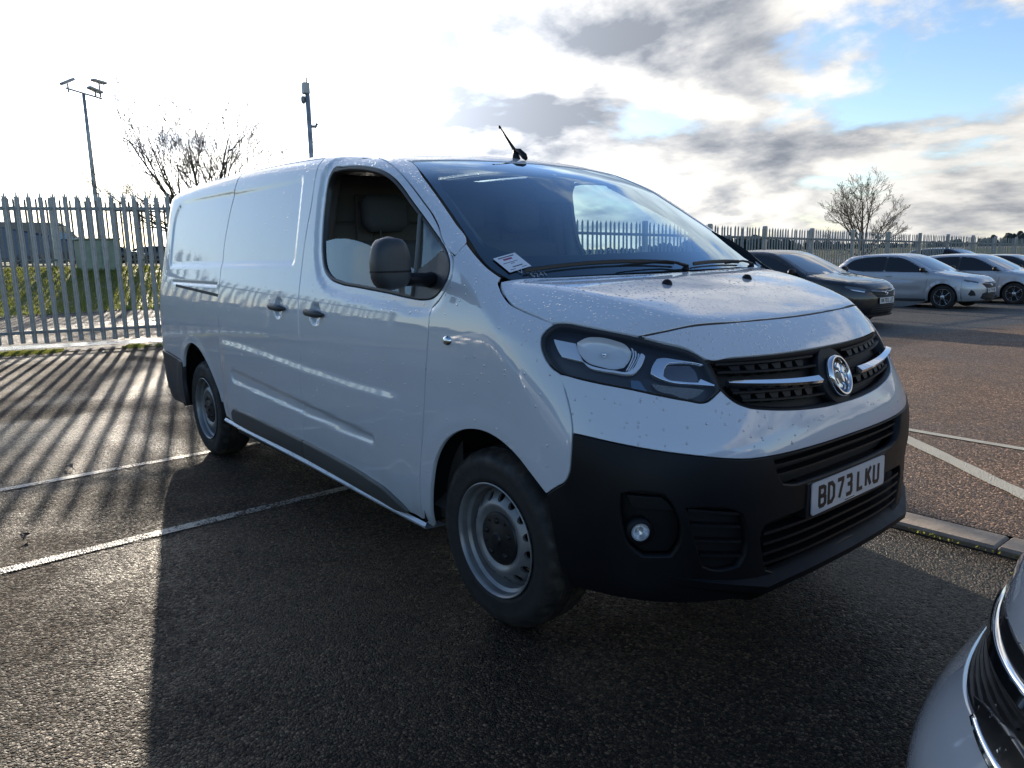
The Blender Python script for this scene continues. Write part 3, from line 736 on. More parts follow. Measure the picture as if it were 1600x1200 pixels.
def slat(B,dom,pts3,mb,hgt=.010,dep=.03,lift=0.,step=.03,tilt=0.):
    """flat louvre: thin in height, deep along the inward normal"""
    q=dom.to(np.array(pts3)); out=[]
    for i in range(len(q)-1):
        k=max(1,int(np.linalg.norm(q[i+1]-q[i])/step))
        for j in range(k): out.append(q[i]+(q[i+1]-q[i])*j/k)
    out.append(q[-1]); q=np.array(out); O,D=dom.ray(q); P=B.star(O,D); N=B.normal(P); N[:,2]=0; N/=np.linalg.norm(N,axis=1,keepdims=True)
    V=[];F=[]
    for p,n in zip(P,N):
        f=p+n*lift; bk=f-n*dep
        V+=[tuple(f+np.array([0,0,hgt/2-.001])-n*.001),tuple(f-np.array([0,0,hgt/2])),tuple(bk-np.array([0,0,hgt/2+tilt])),tuple(bk+np.array([0,0,hgt/2-tilt]))]
    m=len(P)
    for i in range(m-1):
        for j in range(4): F.append((i*4+j,i*4+(j+1)%4,i*4+4+(j+1)%4,i*4+4+j))
    F+=[(3,2,1,0),tuple(4*(m-1)+j for j in range(4))]
    mb.add(V,F)
def text_mesh(name,txt,size,mat,parent,sx=1.,off=0.,ext=.001,bold=0.,font=None):
    cu=bpy.data.curves.new(name,'FONT'); cu.body=txt; cu.size=size; cu.align_x='CENTER'; cu.align_y='CENTER'; cu.extrude=ext; cu.offset=bold; cu.resolution_u=3
    o=bpy.data.objects.new(name,cu); COL.objects.link(o); dg=bpy.context.evaluated_depsgraph_get(); dg.update()
    me=bpy.data.meshes.new_from_object(o.evaluated_get(dg)); bpy.data.objects.remove(o); me.name=name; me.materials.clear(); me.materials.append(mat)
    me.transform(Matrix.Diagonal((sx,1,1,1)))
    return link(name,me,parent)
# strokes of UK plate lettering on a 50 x 79 mm cell
GLY={'B':[[(0,0),(0,79),(30,79),(45,72),(45,50),(32,41),(0,41)],[(32,41),(48,33),(48,8),(33,0),(0,0)]],
'D':[[(0,0),(0,79),(26,79),(45,62),(45,17),(26,0),(0,0)]],'7':[[(0,79),(46,79),(46,70),(16,0)]],
'3':[[(2,79),(40,79),(46,70),(46,52),(38,43),(14,43)],[(38,43),(47,34),(47,9),(39,0),(2,0)]],
'L':[[(2,79),(2,0),(44,0)]],'K':[[(2,79),(2,0)],[(45,79),(2,34)],[(18,48),(46,0)]],'U':[[(0,79),(0,10),(9,0),(37,0),(46,10),(46,79)]],
'0':[[(0,10),(0,69),(9,79),(37,79),(46,69),(46,10),(37,0),(9,0),(0,10)]],'M':[[(0,0),(0,79),(23,30),(46,79),(46,0)]],'J':[[(40,79),(40,10),(31,0),(10,0),(0,10)]],'Z':[[(0,79),(44,79),(0,0),(46,0)]],
'C':[[(46,65),(37,79),(9,79),(0,69),(0,10),(9,0),(37,0),(46,14)]],'E':[[(44,79),(0,79),(0,0),(44,0)],[(0,41),(36,41)]],'H':[[(0,0),(0,79)],[(46,0),(46,79)],[(0,41),(46,41)]],'2':[[(0,64),(9,79),(37,79),(46,66),(44,48),(0,6),(0,0),(46,0)]],'1':[[(22,0),(22,79)]],'Y':[[(0,79),(23,40),(46,79)],[(23,40),(23,0)]],'F':[[(44,79),(0,79),(0,0)],[(0,41),(36,41)]]}
def glyph(ch,sw=14.):
    """one character, every stroke joined without overlap in height (each stroke 0.2 mm prouder)"""
    b=MB(); lv=0
    for st in GLY[ch]:
        pts=[Vector((7+x*(36/46.),7+y*(65/79.))) for x,y in st]; closed=(st[0]==st[-1]); n=len(pts)
        if closed: pts=pts[:-1]; n-=1
        L=[];Rg=[]
        for i in range(n):
            a=pts[i-1] if (i>0 or closed) else None; c=pts[(i+1)%n] if (i<n-1 or closed) else None
            da=(pts[i]-a).normalized() if a is not None else None; dc=(c-pts[i]).normalized() if c is not None else None
            if da is None: da=dc
            if dc is None: dc=da
            na=Vector((-da.y,da.x)); nc=Vector((-dc.y,dc.x)); m=(na+nc); m=m/max(m.length,.3); k=(sw/2)/max(m.dot(na),.5)
            L.append(pts[i]+m*k); Rg.append(pts[i]-m*k)
        V=[];F=[]; t=1.2+.25*lv
        for p,q in zip(L,Rg): V+=[(p.x,p.y,0),(q.x,q.y,0),(p.x,p.y,t),(q.x,q.y,t)]
        for i in range(n if closed else n-1):
            a=4*i; c=4*((i+1)%n)
            F+=[(a+2,a+3,c+3,c+2),(a,a+2,c+2,c),(a+1,c+1,c+3,a+3)]
        if not closed: F+=[(0,1,3,2),(4*n-4,4*n-2,4*n-1,4*n-3)]
        b.add([(x*.001,y*.001,z*.001) for x,y,z in V],F); lv+=1
    return b
def number_plate(parent,txt,M4,colour=PLATE):
    """plate 520 x 111 mm, centre at origin, x right, y up, z outwards"""
    W,Hh=.26,.0555; c=.011; b=MB(); pr=[]
    for cx,cy,a0 in ((W-c,Hh-c,0),(-W+c,Hh-c,90),(-W+c,-Hh+c,180),(W-c,-Hh+c,270)):
        for k in range(5): a=R(a0+22.5*k); pr.append((cx+c*math.cos(a),cy+c*math.sin(a)))
    n=len(pr); b.add([(x,y,0) for x,y in pr]+[(x,y,.004) for x,y in pr],[tuple(range(n-1,-1,-1)),tuple(range(n,2*n))]+[(i,(i+1)%n,n+(i+1)%n,n+i) for i in range(n)])
    p=b.build('number_plate',colour,parent); p.matrix_local=M4
    adv=.061; gapw=.033; n_=len(txt.replace(' ','')); tot=n_*.05+(n_-2)*.011+gapw; x=-tot/2
    for i,ch in enumerate(txt):
        if ch==' ': x+=gapw-.011; continue
        o=glyph(ch).build('character',INK,p); o.location=(x,-.0395,.0042); x+=.05+.011
    return p
# ---------------------------------------------------------------- wheels
def tyre_mesh(r,w,y0,seat=.335,seg=120,rim=.215):
    k=r/.338; b=MB()
    prof=[(rim-.006,y0+.020),(rim+.002,y0+.008),(rim+.022,y0+.001),(rim+.030,y0+.0035),((rim+r)/2,y0-.004),(r-.038,y0-.001),(r-.030,y0+.003),(r-.018,y0+.012),(r-.006,y0+.028),(r,y0+.048),(r,y0+.052),(r-.007,y0+.054),(r-.007,y0+.060),(r+.001,y0+.062),(r+.001,y0+.098),(r-.007,y0+.100),(r-.007,y0+.108),(r+.001,y0+.110),(r+.001,y0+w-.062),(r-.007,y0+w-.060),(r-.007,y0+w-.054),(r,y0+w-.05),(r-.006,y0+w-.028),(r-.03,y0+w-.004),((rim+r)/2,y0+w+.002),(rim,y0+w-.01)]
    m=len(prof); V=[];F=[]
    for j in range(seg):
        t=2*math.pi*j/seg; ph=j%4
        for i,(rr,yy) in enumerate(prof):
            if ph==0 and i in (7,8,9): rr-=.0075
            if ph==2 and i in (13,14): rr-=.004
            x,z=rr*math.cos(t),rr*math.sin(t); z=max(z,-seat+.001)
            V.append((x,yy,z))
    for j in range(seg):
        for i in range(m-1): F.append((j*m+i,j*m+i+1,((j+1)%seg)*m+i+1,((j+1)%seg)*m+i))
    b.add(V,F); return b.me('tyre',TYRE,50)
def steel_rim(y0):
    """pressed steel disc with round holes; outward is -y"""
    b=MB(); b.lathe([(.2165,y0+.004),(.2175,y0-.001),(.214,y0-.003),(.208,y0+.002),(.205,y0+.012),(.203,y0+.030),(.192,y0+.040),(.188,y0+.070),(.186,y0+.10),(.186,y0+.19)],72)
    # disc by triangulation
    ri,ro=.060,.1865; nh=15; rc=.158; rh=.0155; pts=[];edges=[];loops=[]
    def loop(r,n,cx=0,cy=0,ph=0):
        i0=len(pts)
        for k in range(n): a=2*math.pi*k/n+ph; pts.append((cx+r*math.cos(a),cy+r*math.sin(a)))
        edges.extend([(i0+k,i0+(k+1)%n) for k in range(n)])
    loop(ro,90); loop(ri,40)
    hc=[(rc*math.cos(2*math.pi*k/nh),rc*math.sin(2*math.pi*k/nh)) for k in range(nh)]
    for c in hc: loop(rh,18,*c); loop(rh+.003,18,*c,.1)
    for r in np.arange(.066,.184,.006):
        n=int(2*math.pi*r/.008)
        for k in range(n):
            a=2*math.pi*(k+.5)/n; p=(r*math.cos(a),r*math.sin(a))
            if min(math.hypot(p[0]-c[0],p[1]-c[1]) for c in hc)>rh+.006: pts.append(p)
    v,e,f,ov,_,_=delaunay_2d_cdt([Vector(p) for p in pts],edges,[],0,1e-7)
    prof=curve([(.05,.020),(.085,.022),(.105,.020),(.118,.012),(.130,.010),(.145,.018),(.160,.030),(.172,.044),(.180,.058),(.19,.062)],smooth=3)
    F=[]
    for t in f:
        c=(v[t[0]]+v[t[1]]+v[t[2]])/3; r=c.length
        if ri<r<ro and all((c.x-h[0])**2+(c.y-h[1])**2>rh*rh*.98 for h in hc): F.append(tuple(t))
    V=[(p.x,y0+.012+float(prof(p.length)),p.y) for p in v]
    b.add(V,F)
    k0=len(b.V)
    for c in hc:
        i0=len(b.V)
        for k in range(18):
            a=2*math.pi*k/18; x,z=c[0]+rh*math.cos(a),c[1]+rh*math.sin(a); yy=y0+.012+float(prof(math.hypot(x,z))); b.V+=[(x,yy,z),(x,yy+.012,z)]
        for k in range(18): b.F.append((i0+2*k,i0+2*((k+1)%18),i0+2*((k+1)%18)+1,i0+2*k+1))
    return b.me('rim',STEEL,40)
def van_wheel(parent,x,y_out,side,protos={}):
    if not protos:
        protos['t']=tyre_mesh(.3385,.215,-.1075,.335); protos['r']=steel_rim(-.1065)
        b=MB(); y0=-.1065+.022; b.lathe([(0,y0-.012),(.020,y0-.012),(.024,y0-.006),(.030,y0-.004),(.042,y0-.004),(.048,y0-.001),(.088,y0+.001),(.098,y0+.004),(.103,y0+.012),(.100,y0+.022)],48)
        for k in range(5):
            a=2*math.pi*k/5+.5; b.lathe([(0,y0-.010),(.008,y0-.009),(.0115,y0-.004),(.0125,y0+.004)],12,'y',(.070*math.cos(a),0,.070*math.sin(a)))
            a+=.63; b.lathe([(0,y0-.003),(.005,y0-.003),(.006,y0+.003)],8,'y',(.078*math.cos(a),0,.078*math.sin(a)))
        protos['c']=b.me('hub_cap',HUBM,35)
        protos['d']=MB().lathe([(0,.0),(.135,.0),(.135,.02),(0,.02)],40).me('brake_disc',pm('rusty_disc',(.09,.06,.045),.6,.6,var=.3,vs=20.),40)
    w=link('wheel',protos['t'],parent); w.location=(x,side*(abs(y_out)-.1075),.335); w.rotation_euler=(0,rng.uniform(0,6),0) if side<0 else (0,rng.uniform(0,6),math.pi)
    for key in ('r','c','d'): link({'r':'rim','c':'hub_cap','d':'brake_disc'}[key],protos[key],w)
    return w
# ---------------------------------------------------------------- the white van
VB=Body(S=[(.15,.84),(.25,.90),(.32,.935),(.42,.952),(.55,.958),(.7,.96),(.85,.960),(1.0,.957),(1.12,.948),(1.2,.935),(1.3,.912),(1.45,.884),(1.6,.856),(1.75,.828),(1.9,.79),(2.0,.765)],
 X0=[(.15,.84),(.30,.866),(.40,.866),(.50,.866),(.60,.868),(.70,.869),(.76,.864),(.82,.848),(.88,.828),(.95,.803),(1.0,.782),(1.04,.758),(1.08,.728),(1.12,.70),(1.2,.68),(1.4,.66),(2.0,.6)],
 NN=[(.15,2.9),(.75,2.9),(.9,2.6),(1.03,2.45),(1.12,2.65),(1.3,2.6),(2.0,2.6)],LL=[(.15,.66),(.75,.67),(1.03,.70),(1.12,.72),(1.3,.70),(2.0,.7)],
 XR=[(.15,-4.26),(.3,-4.32),(.5,-4.36),(1.0,-4.36),(1.4,-4.33),(1.8,-4.27),(2.0,-4.23)],
 hood=[(-.6,1.33),(-.2,1.315),(.1,1.285),(.275,1.252),(.4,1.222),(.5,1.192),(.6,1.158),(.7,1.115),(.9,1.02)],
 ws=(.10,1.285,.611,.86,.035),
 roof=[(-4.45,1.895),(-4,1.925),(-3.5,1.945),(-3,1.955),(-2.4,1.955),(-1.8,1.94),(-1.4,1.918),(-1.1,1.880),(-.9,1.846),(-.76,1.814),(-.5,1.755)],
 crown=(.035,.3),bow=.18,hc=(.03,[(-.3,.84),(0,.80),(.3,.68),(.57,.55),(.8,.44)]),r=(.07,.06),zc=.75)
T=DomT(.75); Nd=DomN(-.2); Nr=DomN(-3.7,-1)
WIN=[(-1.323,1.785),(-1.223,1.789),(-1.058,1.778),(-.943,1.760),(-.831,1.733),(-.748,1.699),(-.661,1.648),(-.575,1.590),(-.497,1.539),(-.396,1.471),(-.311,1.413),(-.261,1.373),(-.238,1.342),(-.236,1.308),(-.259,1.266),(-.296,1.233),(-.345,1.213),(-.401,1.207),(-.477,1.209),(-.67,1.224),(-.932,1.241),(-1.126,1.255),(-1.226,1.275),(-1.302,1.320),(-1.345,1.40),(-1.366,1.51),(-1.370,1.645),(-1.358,1.745)]
RECESS=[(-3.824,1.335),(-3.875,1.43),(-3.865,1.585),(-3.80,1.72),(-3.715,1.776),(-3.533,1.814),(-3.173,1.826),(-2.758,1.828),(-2.227,1.822),(-1.80,1.809),(-1.70,1.800),(-1.655,1.785),(-1.632,1.75),(-1.62,1.66),(-1.62,1.51),(-1.62,1.36),(-1.64,1.305),(-2.138,1.298),(-2.789,1.306),(-3.544,1.325)]
POCK=[(-2.58,.66),(-2.50,.705),(-2.37,.712),(-1.87,.672),(-1.30,.635),(-.75,.60),(-.70,.555),(-1.3,.555),(-1.87,.565),(-2.37,.60),(-2.53,.625)]
def vfeat(x,z):
    x=np.asarray(x,float); z=np.asarray(z,float); f=np.zeros(x.shape); k=(x>-1.62)&(x<0)&(z>1.0)
    if k.any(): f[k]=-.011*sst((.066-sdpoly(x[k],z[k],WIN))/.034)*sst((-.25-x[k])/.12+.2)
    px=x+2.745; pz=z-(1.552+.006*(x+2.745)); rr=np.where(px>0,np.where(pz>0,.05,.05),np.where(pz>0,.20,.06))
    qx=np.abs(px)-1.125+rr; qz=np.abs(pz)-.236+rr
    sd=np.minimum(np.maximum(qx,qz),0)+np.hypot(np.maximum(qx,0),np.maximum(qz,0))-rr
    f=f-.009*sst(-sd/.036)
    on=sst((x+2.74)/.10)*sst((-.50-x)/.16)
    f=f+.0085*sst((.885-.06*sst((x+2.6)/1.9)-z)/.045)*on
    t=np.clip(((x+2.50)*1.70+(z-.665)*-.085)/(1.70**2+.085**2),0,1); dd=np.hypot(x+2.50-1.70*t,z-.665+.085*t)
    f=f-.010*sst((.052-.018*t-dd)/.030)
    for cx in (0.,-3.275):
        dd=np.hypot(x-cx,(z-.335)); f=f+.0035*sst((.52-dd)/.07)
    for hx,hz in ((-1.325,1.105),(-1.775,1.115)):
        dd=np.hypot((x-hx)/1.05,z-hz); f=f-.016*sst((.058-dd)/.028)
    f=f-.007*sst(1-np.abs(z-1.215-.012*(x+2.5)*0)/.016)*sst((-2.76-x)/.02)*sst((x+3.75)/.05)
    return f
VB.feat=vfeat
van=empty('panel_van',(0,0,0),0,'white panel van with black lower bumper and steel wheels, driver window half open','van')
sp,tp=VB.sp,VB.tp
A3=lambda L: np.array(L,float)
cat=lambda *a: np.vstack(a)
my=lambda P: np.asarray(P)*np.array([1,-1,1])
Bs=sp([(-1.48,1.80),(-1.492,1.66),(-1.522,1.50),(-1.533,1.35),(-1.527,1.21),(-1.517,1.07),(-1.51,.93),(-1.51,.74),(-1.515,.53),(-1.52,.40)])
gut=lambda xs: tp([(x,-.775) for x in xs])
Btop=cat(gut([-1.462]),Bs)
Btop_full=Btop
dTop=A3([(-1.34,-.779,1.845),(-1.242,-.763,1.842),(-1.08,-.738,1.826),(-.943,-.753,1.799),(-.809,-.775,1.752),(-.66,-.803,1.68),(-.531,-.824,1.599),(-.436,-.841,1.536),(-.375,-.859,1.487),(-.335,-.877,1.447)])
wf=A3([(-.25,-.893,1.390),(-.218,-.903,1.345),(-.214,-.911,1.300),(-.236,-.921,1.258),(-.275,-.930,1.215),(-.325,-.937,1.185)])
dF=sp([(-.331,1.043),(-.353,.883),(-.374,.745),(-.396,.623),(-.422,.478),(-.440,.376),(-.462,.288)])
dB=sp([(-.766,.300),(-1.109,.318),(-1.52,.335)])
dr=cat(Btop[::-1],dTop,wf,dF,dB)
winP=sp(WIN)
def quarter_of(P,k): return P
# front doors
drs=panel('front_door',VB,T,dr,WHITE,van,holes=[winP],h=.016,mirror=2,depth=.02,gap=.0036)
# sliding doors
sR=sp([(-2.615,1.82),(-2.632,1.78),(-2.672,1.69),(-2.712,1.574),(-2.735,1.469),(-2.735,1.371),(-2.725,1.28),(-2.715,1.154),(-2.717,1.06),(-2.735,.832),(-2.762,.62),(-2.775,.46),(-2.765,.36)])
sB=sp([(-2.4,.350),(-1.9,.345),(-1.52,.335)])
sl=cat(gut([-1.462]),gut([-1.9,-2.25,-2.575]),sR,sB,Bs[::-1])
sld=panel('sliding_door',VB,T,sl,WHITE,van,h=.013,mirror=2,depth=.02,gap=.0036)
# rear quarter
archR=[(-2.80,.45),(-2.83,.515),(-2.925,.625),(-3.044,.717),(-3.17,.778),(-3.31,.798),(-3.42,.772),(-3.505,.704),(-3.562,.60),(-3.592,.50),(-3.605,.44)]
edgeR=sp([(-4.25,1.80),(-4.27,1.6),(-4.28,1.4),(-4.29,1.2),(-4.29,1.0),(-4.29,.8),(-4.29,.70)])
q=cat(gut([-2.575,-3.0,-3.5,-3.9]),tp([(-4.13,-.755),(-4.215,-.70)]),edgeR,sp([(-4.0,.684),(-3.58,.648)]),sp(archR[::-1][2:]),sR[::-1][1:])
panel('rear_quarter',VB,T,q,WHITE,van,h=.014,mirror=2,depth=.02,gap=.0036)
rb=cat(sp([(-3.575,.642),(-4.0,.678)]),sp([(-4.29,.694)]),sp([(-4.27,.45),(-4.20,.33),(-3.95,.30),(-3.66,.30),(-3.61,.40),(-3.598,.50),(-3.576,.58)]))
panel('rear_bumper',VB,T,rb,PLASG,van,h=.03,mirror=2,depth=.03,lift=.006)
# tailgate
eR=cat(tp([(-4.215,-.70)]),edgeR)
tg=cat(eR,my(eR)[::-1],tp([(-4.24,.4),(-4.245,.0),(-4.24,-.4)]))
panel('rear_door',VB,Nr,tg,WHITE,van,h=.05,depth=.02)
bb=cat(sp([(-4.29,.694),(-4.27,.45),(-4.20,.33)]),my(sp([(-4.29,.694),(-4.27,.45),(-4.20,.33)]))[::-1]); panel('rear_bumper',VB,Nr,bb,PLASG,van,h=.06,depth=.03,lift=.02)
tl=sp([(-4.16,1.26),(-4.285,1.26),(-4.288,1.0),(-4.288,.80),(-4.20,.80),(-4.17,1.0)])
for o in panel('tail_light',VB,Nr,tl,RED,van,h=.04,mirror=2,depth=.03,lift=.012): pass
# roof
rf=cat(A3([(-.86,-.672,1.786)]),gut([-1.15,-1.462,-1.9,-2.5,-3.2,-3.9]),tp([(-4.13,-.755),(-4.215,-.70),(-4.24,-.4),(-4.245,0),(-4.24,.4),(-4.215,.70),(-4.13,.755)]),my(gut([-1.15,-1.462,-1.9,-2.5,-3.2,-3.9]))[::-1],A3([(-.86,.672,1.786),(-.838,.484,1.801),(-.812,.25,1.808),(-.800,0,1.809),(-.812,-.25,1.808),(-.838,-.484,1.801)]))
panel('roof',VB,T,rf,WHITE,van,h=.045,depth=.012,gap=.003)
# A pillar and front rail
wsL=A3([(-.85,-.668,1.784),(-.66,-.724,1.696),(-.496,-.759,1.595),(-.345,-.791,1.496),(-.244,-.815,1.429),(-.151,-.836,1.366),(-.087,-.835,1.325),(-.032,-.820,1.292)])
asm=A3([(-.226,-.893,1.378),(-.223,-.886,1.385),(-.224,-.860,1.405),(-.233,-.825,1.420)])
ap=cat(gut([-1.462,-1.15]),wsL[:5],asm[::-1],wf[:1],dTop[::-1])
panel('windscreen_pillar',VB,T,ap,WHITE,van,h=.016,mirror=2,depth=.015,gap=.0022)
# wing
fH=A3([(-.032,-.820,1.292),(-.020,-.842,1.279),(.007,-.860,1.259),(.045,-.875,1.232),(.093,-.886,1.208),(.151,-.886,1.190),(.221,-.878,1.171),(.282,-.864,1.154)])
hlA=A3([(.286,-.863,1.152),(.275,-.884,1.137),(.269,-.903,1.119),(.275,-.913,1.098),(.285,-.92,1.076),(.304,-.923,1.047),(.335,-.92,1.017),(.365,-.914,1.001)])
fB=A3([(.361,-.915,1.000),(.396,-.919,.944),(.420,-.923,.891),(.433,-.927,.850),(.441,-.936,.798),(.442,-.941,.748),(.435,-.946,.690),(.419,-.949,.662),(.385,-.953,.639),(.343,-.957,.607)])
archF=[(.27,.660),(.20,.707),(.12,.742),(.03,.759),(-.065,.752),(-.155,.722),(-.236,.668),(-.300,.585),(-.340,.475),(-.362,.39),(-.385,.31),(-.40,.27)]
fe=cat(wf[:1],asm,wsL[5:],fH[1:],hlA[1:],fB[1:],sp(archF),sp([(-.452,.285)]),dF[::-1][1:],wf[::-1][:-1])
wing=panel('wing',VB,T,fe,WHITE,van,h=.015,mirror=2,depth=.018,gap=.0032)
def snap(P,dm): O,D=dm.ray(dm.to(P)); return VB.star(O,D)
# bonnet
hlT=A3([(.313,-.84,1.155),(.373,-.807,1.145),(.44,-.766,1.131),(.512,-.709,1.113)])
shut=A3([(.554,-.629,1.126),(.584,-.55,1.130),(.622,-.393,1.135),(.642,-.192,1.136),(.648,0,1.136)])
hlT=snap(hlT,T); shut=snap(shut,T); fHs=fH
rear=tp([(-.015,-.80),(.03,-.6),(.065,-.4),(.088,-.2),(.095,0)],1.0)
half=cat(rear[::-1][1:],fH[1:],hlT,shut[:-1]); hoodp=cat(half,A3([shut[-1]]),my(half)[::-1],rear[-1:])
bonnet=panel('bonnet',VB,T,hoodp,WHITE,van,h=.020,depth=.02,gap=.0042,bev=.0007)
bs=MB(); sh=cat(shut[:-1],shut[-1:],my(shut[:-1])[::-1]); sh=cat(hlT[-1:],sh,my(hlT[-1:])); rib(VB,T,sh,.0052,bs,6,-.0068); bs.build('bonnet_gap_shade',RUB,van)  # added black strip that darkens the shut gap, not a real seal
# front panel above grille
hlI=A3([(.572,-.660,1.092),(.623,-.607,1.072),(.650,-.585,1.052)])
gT=A3([(.668,-.572,1.040),(.705,-.472,1.038),(.732,-.35,1.036),(.750,-.2,1.034),(.760,0,1.033)])
hlI=snap(hlI,Nd); gT=snap(gT,Nd)
half=cat(hlT[-1:],hlI,gT[:-1]); npn=cat(half,gT[-1:],my(half)[::-1],my(shut[:-1]),shut[-1:],shut[:-1][::-1])
panel('nose_panel',VB,Nd,npn,WHITE,van,h=.016,depth=.02,gap=.0035,bev=.0007)
# grille opening and bumper
gS=A3([(.668,-.572,1.040),(.697,-.568,.995),(.722,-.566,.950),(.738,-.553,.928),(.753,-.537,.911),(.775,-.498,.891),(.797,-.43,.877),(.812,-.35,.866),(.828,-.242,.855),(.840,-.10,.847),(.842,0,.846)])
bL=A3([(.441,-.934,.823),(.467,-.923,.821),(.558,-.884,.809),(.668,-.804,.789),(.753,-.694,.767),(.798,-.603,.750),(.816,-.549,.743),(.838,-.459,.739),(.857,-.307,.737),(.866,-.15,.736),(.868,0,.736)])
hlB=A3([(.371,-.912,.999),(.428,-.889,.988),(.481,-.863,.978),(.557,-.81,.963),(.624,-.75,.944),(.683,-.68,.925),(.712,-.634,.916),(.718,-.618,.920),(.722,-.593,.933),(.722,-.566,.948)])
half=cat(fB[:4][::-1],hlB,gS[3:-1]); half=cat(bL[:1],half)
ub=cat(half,gS[-1:],my(half)[::-1],my(bL[1:-1]),bL[-1:],bL[1:-1][::-1])
panel('upper_bumper',VB,Nd,ub,WHITE,van,h=.017,depth=.02,gap=.0016)
gr=cat(gT[:-1],gT[-1:],my(gT[:-1])[::-1],my(gS[1:-1]),gS[-1:],gS[1:-1][::-1])
grille=panel('grille',VB,Nd,gr,PLASD,van,h=.03,depth=.02,lift=-.045,gap=-.006)
# grille bars
def gx_at(y,z): return float(VB.star(A3([(-.2,0,z)]),A3([[math.cos(0)*1,0,0]]))[0][0])
def row(zc,ze,y0,y1,n=12,side=-1):
    out=[]
    for k in range(n+1):
        y=y0+(y1-y0)*k/n; z=zc+(ze-zc)*(abs(y)/.55)**1.5; out.append((.75,side*abs(y) if side else y,z))
    return out
def fixN(P):
    P=A3(P); # place on surface keeping y and z
    O=np.stack([np.full(len(P),0.),P[:,1],P[:,2]],1); D=np.zeros((len(P),3)); D[:,0]=1; return VB.star(O,D)
rows=[(1.010,1.022,.545),(.978,.998,.55),(.915,.937,.525),(.884,.915,.50)]
for zc,ze,ye in rows:
    for s_ in (-1,1):
        b=MB(); slat(VB,Nd,fixN(row(zc,ze,.10,ye,12,s_)),b,.0075,.035,-.008); b.build('grille_slat',PLAS,grille)
for (z0,e0,_),(z1,e1,_) in (((1.032,1.036,0),rows[0]),(rows[0],rows[1]),((.945,.968,0),rows[2]),(rows[2],rows[3])):
    for s_ in (-1,1):
        for k in range(7):
            y=.145+.060*k+(.03 if z1 in (.978,.884) else 0)
            if y>.52: continue
            P=fixN([(0,s_*(y+dy),z0+(e0-z0)*(y/.55)**1.5) for dy in (-.022,.022)]+[(0,s_*(y+dy),z1+(e1-z1)*(y/.55)**1.5) for dy in (-.010,.010)])
            b=MB(); N=VB.normal(P); f=P-N*.016; bk=P-N*.038
            b.add([tuple(f[0]),tuple(f[1]),tuple(f[3]),tuple(f[2]),tuple(bk[0]),tuple(bk[1]),tuple(bk[3]),tuple(bk[2])],[(0,1,2,3),(0,3,7,4),(1,5,6,2),(4,7,6,5),(0,4,5,1),(3,2,6,7)]); b.build('grille_tooth',PLAS,grille)
# surround of the grille and centre pad
pad=fixN([(0,.105*math.cos(a),.939+.098*math.sin(a)) for a in np.linspace(0,2*math.pi,24,endpoint=False)])
panel('badge_pad',VB,Nd,pad,PLAS,grille,h=.03,depth=.03,lift=-.006)
for s_ in (-1,1):
    b=MB(); P=fixN([(0,s_*y,.934+.030*((y-.13)/.42)**1.4) for y in np.linspace(.135,.545,14)]); N=VB.normal(P)
    V=[];F=[]
    for i,(p_,n_) in enumerate(zip(P,N)):
        k=i/13; hh=.021*(1-.25*k); c_=p_+n_*(.018)
        V+=[tuple(c_+np.array([0,0,hh*.85])-n_*.014),tuple(c_+np.array([0,0,-hh*.15])+n_*.007),tuple(c_+np.array([0,0,-hh*.55])+n_*.002),tuple(c_+np.array([0,0,-hh*.75])-n_*.014),tuple(c_+np.array([0,0,hh*.6])-n_*.02)]
    for i in range(13):
        for j in range(5): F.append((i*5+j,i*5+(j+1)%5,i*5+5+(j+1)%5,i*5+5+j))
    F+=[(4,3,2,1,0),tuple(65+j for j in range(5))]
    b.add(V,F); b.build('chrome_bar',CHROME,grille)
# lower black lip of grille (inner rim)
b=MB(); rim3=cat(gS[1:-1],gS[-1:],my(gS[1:-1])[::-1]); 
qd=resample(Nd.to(cat(gT[:-1],gT[-1:],my(gT[:-1])[::-1],my(gS[1:-1]),gS[-1:],gS[1:-1][::-1])),.02)
if area2(qd)<0: qd=qd[::-1]
qi=inset(qd,.012); O,D=Nd.ray(qd); Pa=VB.star(O,D); Na=VB.normal(Pa); O,D=Nd.ray(qi); Pb=VB.star(O,D); Nb=VB.normal(Pb); n=len(qd)
V=[tuple(x) for x in Pa-Na*.004]+[tuple(x) for x in Pb-Nb*.010]+[tuple(x) for x in Pb-Nb*.045]
F=[(i,(i+1)%n,n+(i+1)%n,n+i) for i in range(n)]+[(n+i,n+(i+1)%n,2*n+(i+1)%n,2*n+i) for i in range(n)]
b.add(V,F); b.build('grille_surround',PLAS,grille,True)
